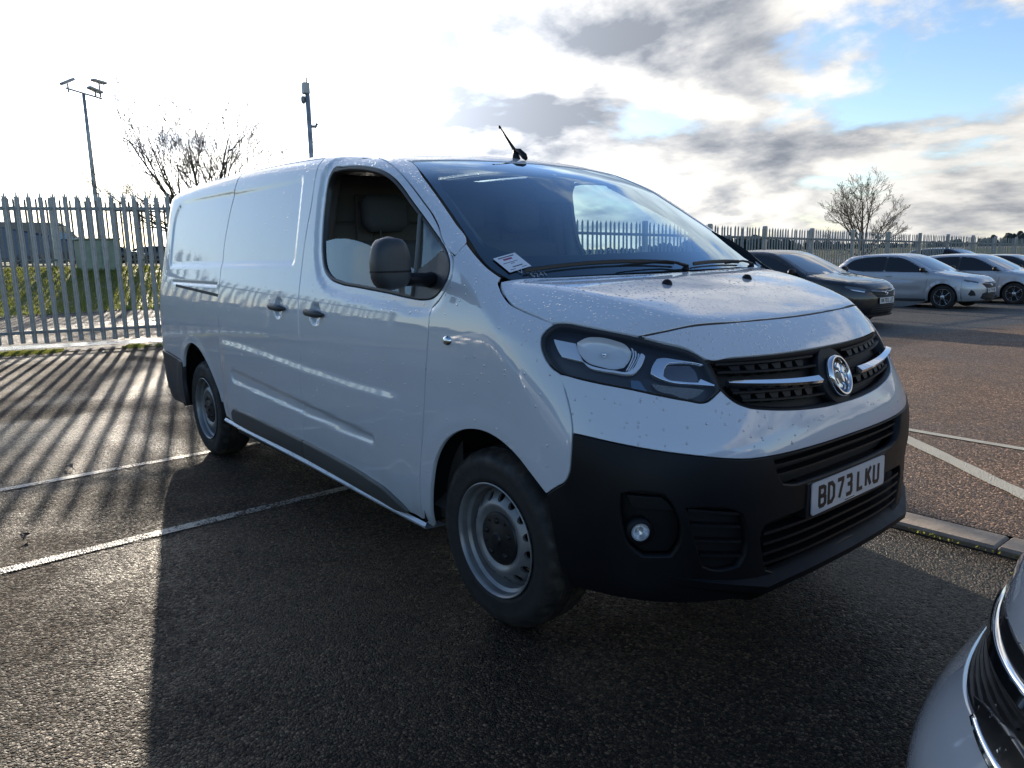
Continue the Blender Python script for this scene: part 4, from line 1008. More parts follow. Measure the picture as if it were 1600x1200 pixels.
# badge: ring, dish and a rampant griffin in relief
bc=fixN([(0,0,.934)])[0]; bn=VB.normal(A3([bc]))[0]
badge=empty('badge'); badge.parent=grille; 
bz=Vector(bn); bx=Vector((0,1,0)); by_=bz.cross(bx).normalized(); 
BM=Matrix((bx,by_,bz)).transposed().to_4x4(); BM.translation=Vector(bc)+bz*.006
bpy.data.objects.remove(badge)
ring=MB().lathe([(.052,-.01),(.053,.006),(.057,.0115),(.0615,.0115),(.0655,.006),(.066,-.01)],56,'z').build('badge',CHROME,grille,autos=40)
ring.matrix_local=BM@Matrix.Diagonal((.96,1.12,1,1))
MB().lathe([(0,.0015),(.030,.0010),(.0535,-.0015),(.0535,-.006)],48,'z').build('badge_dish',BLACKP,ring,True)
def relief(pts,h,nm):
    n=len(pts); cx=sum(p[0] for p in pts)/n; cy=sum(p[1] for p in pts)/n; b=MB()
    V=[(x*.001,y*.001,.001) for x,y in pts]+[(cx*.001+(x-cx)*.00072,cy*.001+(y-cy)*.00072,h) for x,y in pts]+[(cx*.001,cy*.001,h+.0012)]
    b.add(V,[(i,(i+1)%n,n+(i+1)%n,n+i) for i in range(n)]+[(n+i,n+(i+1)%n,2*n) for i in range(n)]); return b.build(nm,CHROME,ring)
relief([(4,44),(-6,42),(-16,34),(-22,28),(-14,27),(-8,22),(-10,14),(-4,8),(6,12),(12,24),(10,36)],.007,'badge_relief')   # head
relief([(12,26),(24,34),(34,26),(38,10),(30,14),(28,2),(20,8),(14,2),(8,8)],.007,'badge_relief')                          # wing
relief([(-4,10),(8,10),(16,0),(18,-16),(12,-30),(2,-24),(-2,-8)],.007,'badge_relief')                                     # body
relief([(-8,8),(-20,12),(-34,10),(-38,16),(-28,20),(-14,18),(-4,14)],.006,'badge_relief')                                 # foreleg
relief([(10,-24),(14,-38),(2,-48),(-8,-44),(0,-38),(4,-28)],.006,'badge_relief')                                          # hind leg
relief([(-44,0),(-36,-2),(-30,-18),(-16,-32),(-4,-34),(-8,-42),(-22,-38),(-36,-26)],.006,'badge_relief')                  # sweep
relief([(22,-8),(34,-4),(40,-14),(32,-28),(22,-36),(28,-22)],.006,'badge_relief')                                         # tail
# lower bumper with openings
upI=A3([(.840,-.450,.731),(.844,-.442,.716),(.850,-.428,.672),(.853,-.402,.640),(.858,-.353,.628),(.865,-.242,.624),(.868,0,.622)])
upTop=A3([(.838,-.448,.7335),(.857,-.307,.732),(.868,0,.731)])
uo=cat(upI[:-1],upI[-1:],my(upI[:-1])[::-1],my(upTop[1:-1]),upTop[-1:],upTop[1:-1][::-1])
lo_h=fixN([(0,y,z) for y,z in ((-.470,.520),(-.486,.500),(-.480,.42),(-.462,.362),(-.44,.352),(0,.352),(.44,.352),(.462,.362),(.480,.42),(.486,.500),(.470,.520),(0,.535))])
fgp=A3([(.602,-.884,.655),(.620,-.871,.662),(.697,-.806,.657),(.712,-.790,.632),(.724,-.775,.596),(.732,-.763,.547),(.728,-.766,.500),(.712,-.784,.462),(.655,-.842,.460),(.630,-.866,.485),(.610,-.880,.54),(.600,-.886,.61)])
sdi=fixN([(0,y,z) for y,z in ((-.750,.612),(-.60,.585),(-.575,.570),(-.560,.42),(-.575,.400),(-.66,.402),(-.695,.420),(-.720,.50))])
low=A3([(.366,-.955,.50),(.385,-.95,.40),(.40,-.93,.31)])
half=cat(bL[:1],fB[4:],low,fixN([(0,-.80,.30),(0,-.62,.288),(0,-.3,.285)]))
lb=cat(half,fixN([(0,0,.285)]),my(half)[::-1],my(bL[1:-1]),bL[-1:],bL[1:-1][::-1])
lbo=panel('lower_bumper',VB,Nd,lb,PLAS,van,holes=[uo,lo_h,fgp,my(fgp),sdi,my(sdi)],h=.019,depth=.03,gap=.0016,lift=.004,bev=.004)
panel('intake_recess',VB,Nd,uo,PLASD,lbo,h=.05,depth=.005,lift=-.05,gap=-.01)
panel('intake_recess',VB,Nd,lo_h,PLASD,lbo,h=.05,depth=.005,lift=-.06,gap=-.01)
panel('intake_recess',VB,Nd,sdi,PLASD,lbo,h=.04,depth=.005,lift=-.03,gap=-.006,mirror=2)
fgr=panel('fog_recess',VB,Nd,fgp,PLAS,lbo,h=.03,depth=.005,lift=-.045,gap=-.006,mirror=2)
for z,ye in ((.700,.425),(.668,.415)):
    b=MB(); slat(VB,Nd,fixN([(0,y,z) for y in np.linspace(-ye,ye,30)]),b,.008,.03,-.012); b.build('intake_slat',PLAS,lbo)
for z in (.487,.452,.418,.384):
    b=MB(); slat(VB,Nd,fixN([(0,y,z) for y in np.linspace(-.478,.478,30)]),b,.010,.04,.0); b.build('intake_slat',PLAS,lbo)
for a_,c_ in (((.607,-.745),(.573,-.58)),((.558,-.735),(.53,-.575)),((.506,-.722),(.48,-.568)),((.457,-.705),(.432,-.562))):
    for s_ in (-1,1):
        b=MB(); slat(VB,Nd,fixN([(0,-s_*(a_[1]+(c_[1]-a_[1])*k/8),a_[0]+(c_[0]-a_[0])*k/8) for k in range(9)]),b,.009,.03,-.002); b.build('intake_slat',PLAS,lbo)
# fog pocket shelf and lamps
for s_ in (-1,1):
    P=A3([(.612,-.878,.650),(.695,-.808,.645),(.712,-.79,.625),(.722,-.777,.603),(.628,-.866,.610)])
    if s_==1: P=my(P)
    panel('fog_shelf',VB,Nd,P,PLAS,lbo,h=.03,depth=.03,lift=-.012,gap=.0)
    c_=VB.star(A3([(-.2,0,.531)]),A3([[math.cos(s_*.783),math.sin(s_*.783),0]]))[0]; n_=Vector(VB.normal(A3([c_]))[0]); n_=(n_+Vector((.5,0,0))).normalized()
    q_=n_.to_track_quat('Z','Y').to_matrix().to_4x4(); q_.translation=Vector(c_)-n_*.022
    fl=MB().lathe([(.0,-.012),(.014,-.008),(.022,.004),(.0235,.007),(.028,.007),(.029,-.02)],28,'z').build('fog_lamp',LAMPG,lbo,autos=40); fl.matrix_local=q_
    MB().lathe([(0,.010),(.014,.009),(.0235,.006)],28,'z').build('fog_lens',LENS,fl,True)
    MB().lathe([(.0235,.004),(.040,.008),(.045,-.02)],28,'z').build('fog_bezel',PLAS,fl,True)
# splitter lip
def lip():
    pts=[(-.905,.46,.445,.0),(-.872,.613,.432,.004),(-.843,.652,.412,.010),(-.775,.722,.392,.014),(-.692,.782,.370,.018),(-.590,.830,.346,.022),(-.496,.872,.325,.026),(-.25,.890,.328,.03),(0,.897,.330,.03)]
    pts=pts+[(-a,b_,c,d_) for a,b_,c,d_ in pts[::-1][1:]]
    V=[];F=[]
    for y,x,z,o in pts:
        k=.86 if abs(y)>.5 else 1
        V+=[(x-.05,y*.985,z+.030),(x,y,z),(x-.004,y,z-.022),(x-.07,y*.97,z-.075),(x-.20,y*.93,z-.085)]
    n=len(pts)
    for i in range(n-1):
        for j in range(4): F.append((i*5+j,i*5+5+j,i*5+6+j,i*5+1+j))
    return MB().add(V,F).build('splitter',PLAS,van,autos=25)
lip()
# number plate
th=-.0213; bz=Vector((math.cos(th),0,-math.sin(th))) if False else Vector((1,0,.02)).normalized(); bx=Vector((0,1,0)); by_=bz.cross(bx).normalized()
PM=Matrix((bx,by_,bz)).transposed().to_4x4(); PM.translation=Vector((.872,0,.5565))
number_plate(lbo,'BD73 LKU',PM)
MB().box((-.035,-.0515,.004),(.035,-.0485,.0044)).build('dealer_print',INK,bpy.data.objects['number_plate'])
MB().box((.80,-.285,.492),(.8705,.285,.62),.006).build('plate_plinth',PLAS,lbo)
# ---------------------------------------------------------------- headlights
HL=cat(hlA[::-1][:0],A3([(.275,-.913,1.098),(.269,-.903,1.119),(.275,-.884,1.137),(.286,-.863,1.152),(.313,-.84,1.155),(.373,-.807,1.145),(.44,-.766,1.131),(.515,-.708,1.112),(.572,-.66,1.092),(.623,-.607,1.072),(.650,-.584,1.055),(.669,-.573,1.037),(.697,-.568,.995),(.717,-.565,.962),(.723,-.566,.948),(.721,-.593,.933),(.717,-.618,.920),(.712,-.634,.916),(.683,-.68,.925),(.624,-.75,.944),(.557,-.81,.963),(.481,-.863,.978),(.428,-.889,.988),(.371,-.912,.999),(.335,-.92,1.017),(.304,-.923,1.047),(.285,-.92,1.076)]))
hl=panel('headlight',VB,Nd,HL,LAMPD,van,h=.018,depth=.01,lift=-.040,gap=.001,mirror=2)
rimo=inset_pts=None
def hlpart(nm,pts,lift,mat,depth=.006,h=.012,gap=.0,corner=38.,dome=0.):
    out=[]
    for i,o in enumerate(hl):
        out.append(panel(nm,VB,Nd,A3(pts),mat,o,h=h,depth=depth,lift=lift,gap=gap,mirror=i,step=.006,corner=corner,bev=.001))
    return out
hlpart('indicator_reflector',[(.306,-.891,1.111),(.376,-.858,1.1),(.39,-.862,1.084),(.42,-.869,1.045),(.354,-.901,1.056),(.33,-.899,1.082)],-.014,LAMPG,.02)
bowl=[(.382,-.856,1.098),(.396,-.83,1.112),(.431,-.8,1.114),(.468,-.774,1.105),(.502,-.756,1.090),(.524,-.755,1.070),(.530,-.77,1.049),(.528,-.795,1.026),(.508,-.817,1.021),(.472,-.843,1.028),(.438,-.861,1.039),(.411,-.866,1.059),(.390,-.862,1.084)]
# concave bowls with a bulb
for i,o in enumerate(hl):
    s_=1 if i==0 else -1
    q2=Nd.to(A3(bowl)); q2=resample(q2,.006); c2=q2.mean(0); V=[];F=[]; n=len(q2); rings=8
    for k in range(rings+1):
        f=1-k/rings; qq=c2+(q2-c2)*f; O,D=Nd.ray(qq); P=VB.star(O,D); N=VB.normal(P); dep=.006+.027*math.sqrt(max(0,1-f*f))
        ang=np.arctan2(q2[:,1]-c2[1],q2[:,0]-c2[0]); fac=.0022*np.sign(np.sin(ang*14))*(1-f)*f*4
        P=P-N*dep; V+=[tuple(p*np.array([1,s_,1])) for p in P]
    for k in range(rings):
        for j in range(n): F.append((k*n+j,k*n+(j+1)%n,(k+1)*n+(j+1)%n,(k+1)*n+j))
    MB().add(V,F).build('reflector_bowl',BOWLM,o,True)
    P=VB.star(*[a for a in Nd.ray(c2[None])]); N=VB.normal(P)[0]; p0=(P[0]-N*.034)*np.array([1,s_,1]); N=N*np.array([1,s_,1]); MB().tube([p0,p0+N*.012,p0+N*.020],[.009,.009,.005],10).build('bulb',CHROME,o,True)
hlpart('light_guide',[(.42,-.869,1.045),(.439,-.863,1.035),(.473,-.844,1.025),(.509,-.818,1.019),(.537,-.794,1.015),(.548,-.774,1.025),(.547,-.751,1.049),(.544,-.733,1.068),(.549,-.728,1.066),(.557,-.728,1.059),(.561,-.754,1.03),(.554,-.781,1.01),(.54,-.797,1.008),(.511,-.82,1.013),(.474,-.846,1.018),(.445,-.863,1.025)],-.008,DRL,.02,.008)
for k in range(3):
    t0=k/3; a_=A3([(.512,-.745,1.088),(.526,-.752,1.068),(.533,-.771,1.046),(.534,-.793,1.021)]); c_=A3([(.545,-.732,1.068),(.547,-.740,1.060),(.547,-.751,1.049),(.546,-.776,1.024)])
    e0=a_+(c_-a_)*(t0+.03); e1=a_+(c_-a_)*(t0+.22); hlpart('reflector_rib',list(e0)+list(e1[::-1]),-.012-.003*k,DRL,.01,.008)
hlpart('side_light_frame',[(.591,-.739,1.009),(.585,-.727,1.028),(.583,-.702,1.051),(.589,-.691,1.053),(.623,-.647,1.046),(.667,-.584,1.031),(.672,-.583,1.026),(.658,-.602,1.033),(.611,-.678,1.038),(.61,-.697,1.023),(.617,-.711,1.001),(.627,-.705,.992),(.653,-.672,.983),(.684,-.622,.977),(.683,-.61,.987),(.697,-.592,.977),(.711,-.573,.967),(.711,-.577,.964),(.686,-.625,.971),(.632,-.703,.984),(.605,-.728,.998)],-.008,CHROME,.02,.008)
hlpart('main_beam_bowl',[(.612,-.678,1.036),(.651,-.617,1.032),(.664,-.609,1.019),(.683,-.611,.987),(.682,-.622,.979),(.653,-.671,.985),(.627,-.704,.993),(.617,-.708,1.003),(.611,-.696,1.022)],-.024,pm('smoked_reflector',(.16,.16,.17),.12,.9),.01,.01)
hlpart('ribbed_lens',[(.602,-.746,.983),(.636,-.707,.975),(.678,-.645,.966),(.702,-.604,.959),(.694,-.647,.937),(.682,-.672,.935),(.655,-.702,.949),(.617,-.741,.966)],-.022,pm('ribbed_lamp',(.16,.17,.18),.15,.6,bump=(1.,.004,260.)),.01,.01)
hlpart('reflector_tab',[(.555,-.792,.994),(.576,-.772,.991),(.601,-.767,.96),(.566,-.801,.963)],-.02,pm('blue_reflector',(.10,.16,.22),.2,.6),.01,.01)
for i,o in enumerate(hl):
    panel('lens',VB,Nd,HL,LENS,o,h=.02,depth=.006,lift=.002,gap=.004,mirror=i,bev=.002)
    # dark seal round the lens
    q2=resample(Nd.to(HL),.012); q2=q2 if area2(q2)>0 else q2[::-1]; 
    O,D=Nd.ray(inset(q2,.001)); Pa=VB.star(O,D); O,D=Nd.ray(inset(q2,.0045)); Pb=VB.star(O,D); Na=VB.normal(Pa); Nb=VB.normal(Pb); n=len(q2); s_=np.array([1,1 if i==0 else -1,1])
    V=[tuple(x*s_) for x in Pa-Na*.006]+[tuple(x*s_) for x in Pb-Nb*.001]+[tuple(x*s_) for x in Pb-Nb*.045]+[tuple(x*s_) for x in Pa-Na*.045]
    F=[(k*n+j,k*n+(j+1)%n,(k+1)*n+(j+1)%n,(k+1)*n+j) for k in range(3) for j in range(n)]
    MB().add(V,F).build('lamp_seal',PLASD,o,True)
# ---------------------------------------------------------------- windscreen
wsT=A3([(-.843,-.668,1.783),(-.828,-.484,1.797),(-.808,-.25,1.803),(-.797,0,1.804)])
wsLi=cat(wsL[1:]+np.array([.004,.004,.0]))
wb=tp([(-.005,-.79),(.03,-.6),(.062,-.4),(.082,-.2),(.088,0)],1.0)
wb=wb.copy(); wb[:,2]-=.002
half=cat(wsT[:-1][::-1],wsLi[:-1],wb[:-1])
wsp=cat(half,wb[-1:],my(half)[::-1],wsT[-1:])
ws=panel('windscreen',VB,T,wsp,WSG,van,h=.04,depth=.003,lift=-.003,gap=.003,bev=.001,noedge=True)
inn=[]
fr_in=cat(A3([(-.80,-.20,0),(-.79,-.56,0),(-.62,-.665,0),(-.45,-.71,0),(-.30,-.745,0),(-.20,-.74,0),(-.115,-.66,0),(-.075,-.45,0),(-.05,-.2,0),(-.045,0,0)]))
fi=tp([(a,b_) for a,b_,_ in fr_in],1.2); fip=cat(fi,my(fi[:-1])[::-1])
panel('windscreen_frit',VB,T,wsp,PLASD,ws,holes=[fip],h=.04,depth=.002,lift=-.007,gap=.004,bev=.0005,noedge=True)
# scuttle cowl
b=MB(); P=[]; 
for k in range(25):
    y=-.80+1.6*k/24; x=.10-.19*y*y; P.append((x,y,float(VB.F(A3([(x,y,1.2)]))[0])*0+float(tp([(x+.012,y)],1.0)[0][2])))
V=[]
for x,y,z in P: V+=[(x-.01,y,z-.016),(x-.075,y,z-.004+.020),(x-.11,y,z+.02),(x-.06,y,z-.10)]
F=[(i*4+j,i*4+j+1,i*4+5+j,i*4+4+j) for i in range(24) for j in range(3)]
b.add(V,F).build('scuttle',PLAS,van)
# black pillar foot visible on the far side, both sides
P=np.array([(-.30,.806,1.462),(-.20,.838,1.392),(-.11,.856,1.335),(-.045,.862,1.298),(.02,.872,1.262)])
V=[];F=[]
for k,p in enumerate(P):
    h_=.006+.020*math.sin(math.pi*min(k/3.2,1)); w_=.018+.02*k/4
    V+=[(p[0],p[1]-w_,p[2]-.01),(p[0],p[1]-w_*.6,p[2]+h_),(p[0],p[1]+w_*.5,p[2]+h_*.8-.012),(p[0],p[1]+w_,p[2]-.05)]
F=[(i*4+j,i*4+4+j,i*4+5+j,i*4+1+j) for i in range(4) for j in range(3)]+[(0,1,2,3),(19,18,17,16)]
MB().add(V,F).build('pillar_foot_trim',PLAS,van,autos=50)
# ---------------------------------------------------------------- side glass, seals, mirrors
seal_in=[]
Wc=resample(np.array(WIN),.03); Wc=Wc if area2(Wc)>0 else Wc[::-1]; Wi=inset(Wc,.014)
wi3=sp([tuple(a) for a in Wi])
tri=[(-.478,1.318),(-.40,1.350),(-.325,1.392),(-.262,1.372),(-.240,1.342),(-.238,1.308),(-.260,1.268),(-.297,1.235),(-.345,1.215),(-.401,1.209),(-.478,1.211)]
low_top=[(-1.350,1.452),(-1.25,1.462),(-1.15,1.462),(-1.05,1.453),(-.95,1.437),(-.85,1.415),(-.75,1.392),(-.62,1.36),(-.50,1.322)]
glassR=low_top+[(-.50,1.215),(-.67,1.230),(-.932,1.247),(-1.126,1.261),(-1.226,1.281),(-1.300,1.326),(-1.342,1.405)]
for i,dobj in enumerate(drs):
    panel('window_seal',VB,T,winP,RUB,dobj,holes=[wi3],h=.05,depth=.03,lift=-.001,gap=.001,mirror=i,bev=.003)
    panel('mirror_base',VB,T,sp(tri),PLASG,dobj,h=.02,depth=.02,lift=.001,gap=.0,mirror=i)
    MB_=MB(); P=sp([(-.500,1.535),(-.487,1.42),(-.480,1.315),(-.478,1.215)]); 
    sg=1 if i==0 else -1
    MB().tube([(a[0],a[1]*sg,a[2]) for a in P],.0075,8,True,(1,1.4)).build('window_divider',PLASG if i else pm('grey_channel',(.16,.16,.15),.5),dobj,True)
    if i==0: panel('window_glass',VB,T,sp(glassR),GLASS,dobj,h=.05,depth=.003,lift=-.010,gap=.0,mirror=i,noedge=True)
    else: panel('window_glass',VB,T,sp([w_ for w_ in WIN]),GLASS,dobj,h=.05,depth=.003,lift=-.010,gap=.004,mirror=i,noedge=True)
    ql=[(-.492,1.525),(-.42,1.482),(-.325,1.417),(-.29,1.395),(-.325,1.388),(-.40,1.347),(-.474,1.316)]
    if i==0: panel('quarter_glass',VB,T,sp(ql),GLASS,dobj,h=.03,depth=.003,lift=-.006,gap=.001,mirror=i,noedge=True)
    # handles
    for host,hx,hz in ((dobj,-1.325,1.110),(sld[i],-1.775,1.118)):
        y=abs(float(sp([(hx+.2,hz)])[0][1])); b=MB(); pr=[]; n=14
        rr_=[.006,.013,.0165,.0175,.0175,.017,.0165,.0165,.017,.0175,.0175,.0165,.012,.005]
        pts=[(hx-.105+.21*k/13, sg*-(y+.004+.026*math.sin(math.pi*min(max((k-.3)/12.4,0),1))**.6), hz+.0025*(k-6.5)*-.3) for k in range(14)]
        b.tube(pts,rr_,12,True,(1,.62)); b.build('handle',PLASG,host,True)
        MB().lathe([(0,.0),(.009,.0),(.010,.004)],12,'y',(hx-.085 if host is dobj else hx+.085,sg*-(y+.020),hz-.0)).build('lock_cap',PLASG,host,True)
    # rub strips with rounded ends
    st=sp([(-2.58,.388),(-2.572,.432),(-2.535,.456),(-2.47,.458),(-1.98,.452),(-1.5225,.440),(-1.5225,.338),(-1.9,.345),(-2.4,.352),(-2.55,.358)])
    panel('rub_strip',VB,T,st,RUBS,sld[i],h=.02,depth=.025,lift=.020,gap=.0,mirror=i,bev=.009)
    st=sp([(-1.5175,.440),(-1.2,.425),(-.85,.396),(-.66,.362),(-.585,.325),(-.56,.300),(-.60,.292),(-.80,.300),(-1.15,.320),(-1.5175,.338)])
    panel('rub_strip',VB,T,st,RUBS,dobj,h=.02,depth=.025,lift=.020,gap=.0,mirror=i,bev=.009)
    # indicator repeater on the wing
    c_=sp([(-.199,1.065)])[0]; b=MB().lathe([(0,-.012),(.012,-.011),(.019,-.007),(.022,0)],20,'y'); o=b.build('side_repeater',CHROME,wing[i],True); o.location=(c_[0],c_[1]*sg,c_[2]); o.scale=(1.15,sg*1.,.85)
    o2=MB().lathe([(0,-.0145),(.008,-.0135),(.012,-.011)],14,'y').build('repeater_lens',LENS,o,True)
    # door mirror: boxy two-part housing on an arm
    def mirror(sg=sg):
        cx,cy,cz=(-.315,-1.115,1.350) if sg>0 else (-.52,-1.03,1.35); n=28; V=[];F=[]; rows_=17
        for k in range(rows_):
            v_=k/(rows_-1)*2-1; zz=cz+.097*v_; ez=(1-abs(v_)**3.4)**(1/2.6)
            ez=max(ez,.02)
            for j in range(n):
                a=2*math.pi*j/n; ca,sa=math.cos(a),math.sin(a); e=.62
                px=(abs(ca)**e)*(1 if ca>0 else -1); py=(abs(sa)**e)*(1 if sa>0 else -1)
                fx=(.060 if px>0 else .034) if sg>0 else (.10 if px>0 else .09)
                bul=1-.12*max(0,v_)
                V.append((cx+px*fx*(ez**.8),sg*-(abs(cy)-py*(.074 if sg>0 else .045)*ez*bul-.0),zz))
        for k in range(rows_-1):
            for j in range(n): F.append((k*n+j,k*n+(j+1)%n,k*n+n+(j+1)%n,k*n+n+j))
        F+=[tuple(range(n-1,-1,-1)),tuple((rows_-1)*n+j for j in range(n))]
        if sg<0: F=[f[::-1] for f in F]
        m_=MB().add(V,F).build('door_mirror',PLASG,dobj,autos=60)
        zz=cz-.028; V=[];F=[]
        for dz_,s2 in ((-.0035,1.0),(-.0035,1.02),(.0035,1.02),(.0035,1.0)):
            for j in range(n):
                a=2*math.pi*j/n; ca,sa=math.cos(a),math.sin(a); e=.62; px=(abs(ca)**e)*(1 if ca>0 else -1); py=(abs(sa)**e)*(1 if sa>0 else -1); fx=(.060 if px>0 else .034) if sg>0 else (.10 if px>0 else .09)
                V.append((cx+px*fx*s2*.995,sg*-(abs(cy)-py*(.074 if sg>0 else .045)*s2*.995),zz+dz_))
        for k in range(3):
            for j in range(n): F.append((k*n+j,k*n+(j+1)%n,k*n+n+(j+1)%n,k*n+n+j))
        MB().add(V,F).build('mirror_band',PLAS,m_)
        (MB().box((cx-.039,-1.115-.050,cz-.070),(cx-.035,-1.115+.050,cz+.060),.001) if sg>0 else MB().box((cx-.07,1.03-.051,cz-.080),(cx+.07,1.03-.046,cz+.086),.001)).build('mirror_glass',CHROME,m_)
        MB().tube([(-.33,sg*-1.07,1.295),(-.345,sg*-.99,1.288),(-.36,sg*-.93,1.284),(-.37,sg*-.90,1.282)],[.028,.025,.027,.032],12,True,(1,1.7)).build('mirror_arm',PLAS,m_,True)
        MB().box((-.36,min(sg*-1.055,sg*-1.035),1.235),(-.345,max(sg*-1.055,sg*-1.035),1.262),.002).build('mirror_clip',CONC,m_)
    mirror()
# slide rail slot
for i in (0,1):
    P=sp([(-3.64,1.198),(-3.635,1.180),(-2.728,1.138),(-2.722,1.157),(-3.0,1.170)])
    panel('slide_rail',VB,T,P,PLASD,van,h=.03,depth=.01,lift=.0008,gap=.0,mirror=i,bev=.001)
# sill flanges, pale painted lower edge
for s_ in (-1,1):
    b=MB(); pts=sp([(-2.79,.348),(-2.4,.338),(-1.9,.328),(-1.52,.318),(-1.1,.300),(-.766,.284),(-.455,.270)]); V=[];F=[]
    for p_ in pts: V+=[(p_[0],s_*-abs(p_[1])*1.0,p_[2]+.004),(p_[0],s_*(-abs(p_[1])-.010),p_[2]-.010),(p_[0],s_*(-abs(p_[1])-.004),p_[2]-.022),(p_[0],s_*(-abs(p_[1])+.10),p_[2]-.028)]
    F=[(i*4+j,i*4+j+1,i*4+5+j,i*4+4+j) for i in range(6) for j in range(3)]
    b.add(V,F); b.build('sill',WHITE,van,autos=50)
# arch liners, underbody, wheels
for s_ in (-1,1):
    for cx in (0.,-3.275):
        b=MB(); V=[];F=[]; n=28
        for k in range(n+1):
            a=math.pi*(-.03+1.06*k/n)
            for yy,rr_ in ((.945,.428),(.90,.436),(.62,.436),(.60,.0)): V.append((cx+rr_*math.cos(a)*.98,s_*yy,.335+rr_*math.sin(a)))
        for k in range(n):
            for j in range(3): F.append((k*4+j,k*4+j+1,k*4+5+j,k*4+4+j))
        b.add(V,F).build('wheel_arch_liner',PLASD,van,True)
        van_wheel(van,cx,-.918 if True else 0,s_ if False else s_)
under=MB().box((-4.2,-.60,.24),(.62,.60,.5)).box((-2.75,-.88,.25),(-.50,.88,.31)).box((-4.15,-.88,.30),(-3.75,.88,.42)).box((-.30,-.55,.26),(.60,.55,.95)).build('underbody',PLASD,van)
# cargo bulkhead and hold
hold=MB().box((-4.10,-.80,.50),(-1.66,.80,1.40)).box((-4.05,-.72,1.40),(-1.68,.72,1.80)).build('cargo_hold',CABIN,van)
bh=MB().box((-1.655,-.86,.35),(-1.62,.86,1.55),.01)
bh.box((-1.655,-.80,1.55),(-1.62,.80,1.80),.01)
bh.build('bulkhead',CABING,van)
for y in (-.5,0,.5): MB().box((-1.62,y-.05,.6),(-1.60,y+.05,1.7),.008).build('bulkhead_rib',CABING,van)
MB().box((-1.62,-.86,.30),(.0,.86,.36)).build('cab_floor',CABIN,van)
# headlining
fl=tp([(x,y) for x in (-.86,-1.2,-1.6) for y in (-.60,-.3,0,.3,.60)],1.2); V=[(a[0],a[1],a[2]-.035) for a in fl]+[(a[0],a[1],a[2]-.06) for a in fl]
F=[(i*5+j,i*5+j+1,i*5+6+j,i*5+5+j) for i in range(2) for j in range(4)]; F+=[tuple(15+k for k in f[::-1]) for f in F]
MB().add(V,F).build('headlining',pm('pale_headlining',(.12,.12,.115),.9),van)
for s_ in (-1,1):
    y=s_*.86; b=MB()
    V=[];F=[]
    for x,zt in ((-1.60,1.20),(-1.1,1.19),(-.7,1.18),(-.30,1.16)): V+=[(x,s_*.895,.36),(x,s_*.83,.40),(x,s_*.82,.85),(x,s_*.845,1.14),(x,s_*.885,zt)]
    F=[(i*5+j,i*5+j+1,i*5+6+j,i*5+5+j) for i in range(3) for j in range(4)]
    b.add(V,F).build('door_trim',CABIN,van,autos=40)
    MB().tube([(-1.50,s_*.83,.40),(-1.49,s_*.835,1.2),(-1.47,s_*.80,1.5),(-1.45,s_*.74,1.80)],[.06,.055,.045,.04],10,True,(1,1)).build('pillar_trim',CABING,van,True)
    MB().tube([(-.86,s_*.63,1.75),(-.5,s_*.71,1.56),(-.25,s_*.76,1.40),(-.08,s_*.78,1.28)],[.035,.03,.03,.03],8).build('pillar_trim',CABING,van,True)
# dashboard
V=[];F=[]; prof=[(.02,1.245),(-.20,1.262),(-.40,1.262),(-.52,1.235),(-.60,1.17),(-.62,1.05),(-.58,.85),(-.50,.62),(-.30,.55)]
for k in range(13):
    y=-.82+1.64*k/12; hump=.045*math.exp(-((y+.40)/.20)**2)
    for j,(x,z) in enumerate(prof): V.append((x-.09*(y/.8)**2*(1 if j<3 else .2),y,z+(hump if j in (2,3) else 0)-.012*(j==0)*0))
m=len(prof); F=[(i*m+j,i*m+j+1,i*m+m+j+1,i*m+m+j) for i in range(12) for j in range(m-1)]
dash=MB().add(V,F).build('dashboard',CABIN,van,autos=60)
for k in range(4): MB().box((-.16,-.5+.27*k,1.262),(-.13,-.30+.27*k,1.268),.001).build('air_vent',PLASD,dash)
sw=MB(); ring_=[]
for k in range(33): a=2*math.pi*k/32; ring_.append((-.80-.10*math.sin(a)*.0+.085*math.sin(a),-.40+.185*math.cos(a),1.12+.165*math.sin(a)))
sw.tube(ring_,.014,8,False); o=sw.build('steering_wheel',CABIN,van,True)
MB().box((-.80,-.47,1.06),(-.76,-.33,1.18),.02).build('steering_boss',CABIN,o)
MB().tube([(-.80,-.58,1.12),(-.78,-.22,1.12)],.014,6).build('steering_spoke',CABIN,o); MB().tube([(-.78,-.40,1.10),(-.62,-.40,1.02)],.04,8).build('steering_column',CABIN,o)
def seat(y,w):
    s_=MB().box((-1.42,y-w,.62),(-.92,y+w,.80),.05).build('seat',SEATM,van,autos=50)
    bk=MB().box((-.07,-w,0),(.07,w,.68),.045).build('seat_back',SEATM,s_,autos=50); bk.location=(-1.40,y,.78); bk.rotation_euler=(0,-.17,0)
    for yy in ((y,) if w<.3 else (y-.22,y+.22)):
        h_=MB().box((-.05,-.13,0),(.05,.13,.20),.04).build('headrest',SEATM,s_,autos=50); h_.location=(-1.52,yy,1.50); h_.rotation_euler=(0,-.1,0)
        MB().tube([(-1.50,yy-.04,1.42),(-1.51,yy-.04,1.52)],.006,6).build('headrest_post',CABIN,s_)
seat(-.42,.25); seat(.32,.46)
MB().tube([(-.62,0,1.70),(-.63,.0,1.665)],.012,6).box((-.66,-.115,1.60),(-.63,.115,1.665),.012).build('interior_mirror',PLAS,van)
MB().box((-.76,-.08,1.70),(-.66,.08,1.745),.015).build('sensor_pod',PLAS,van)
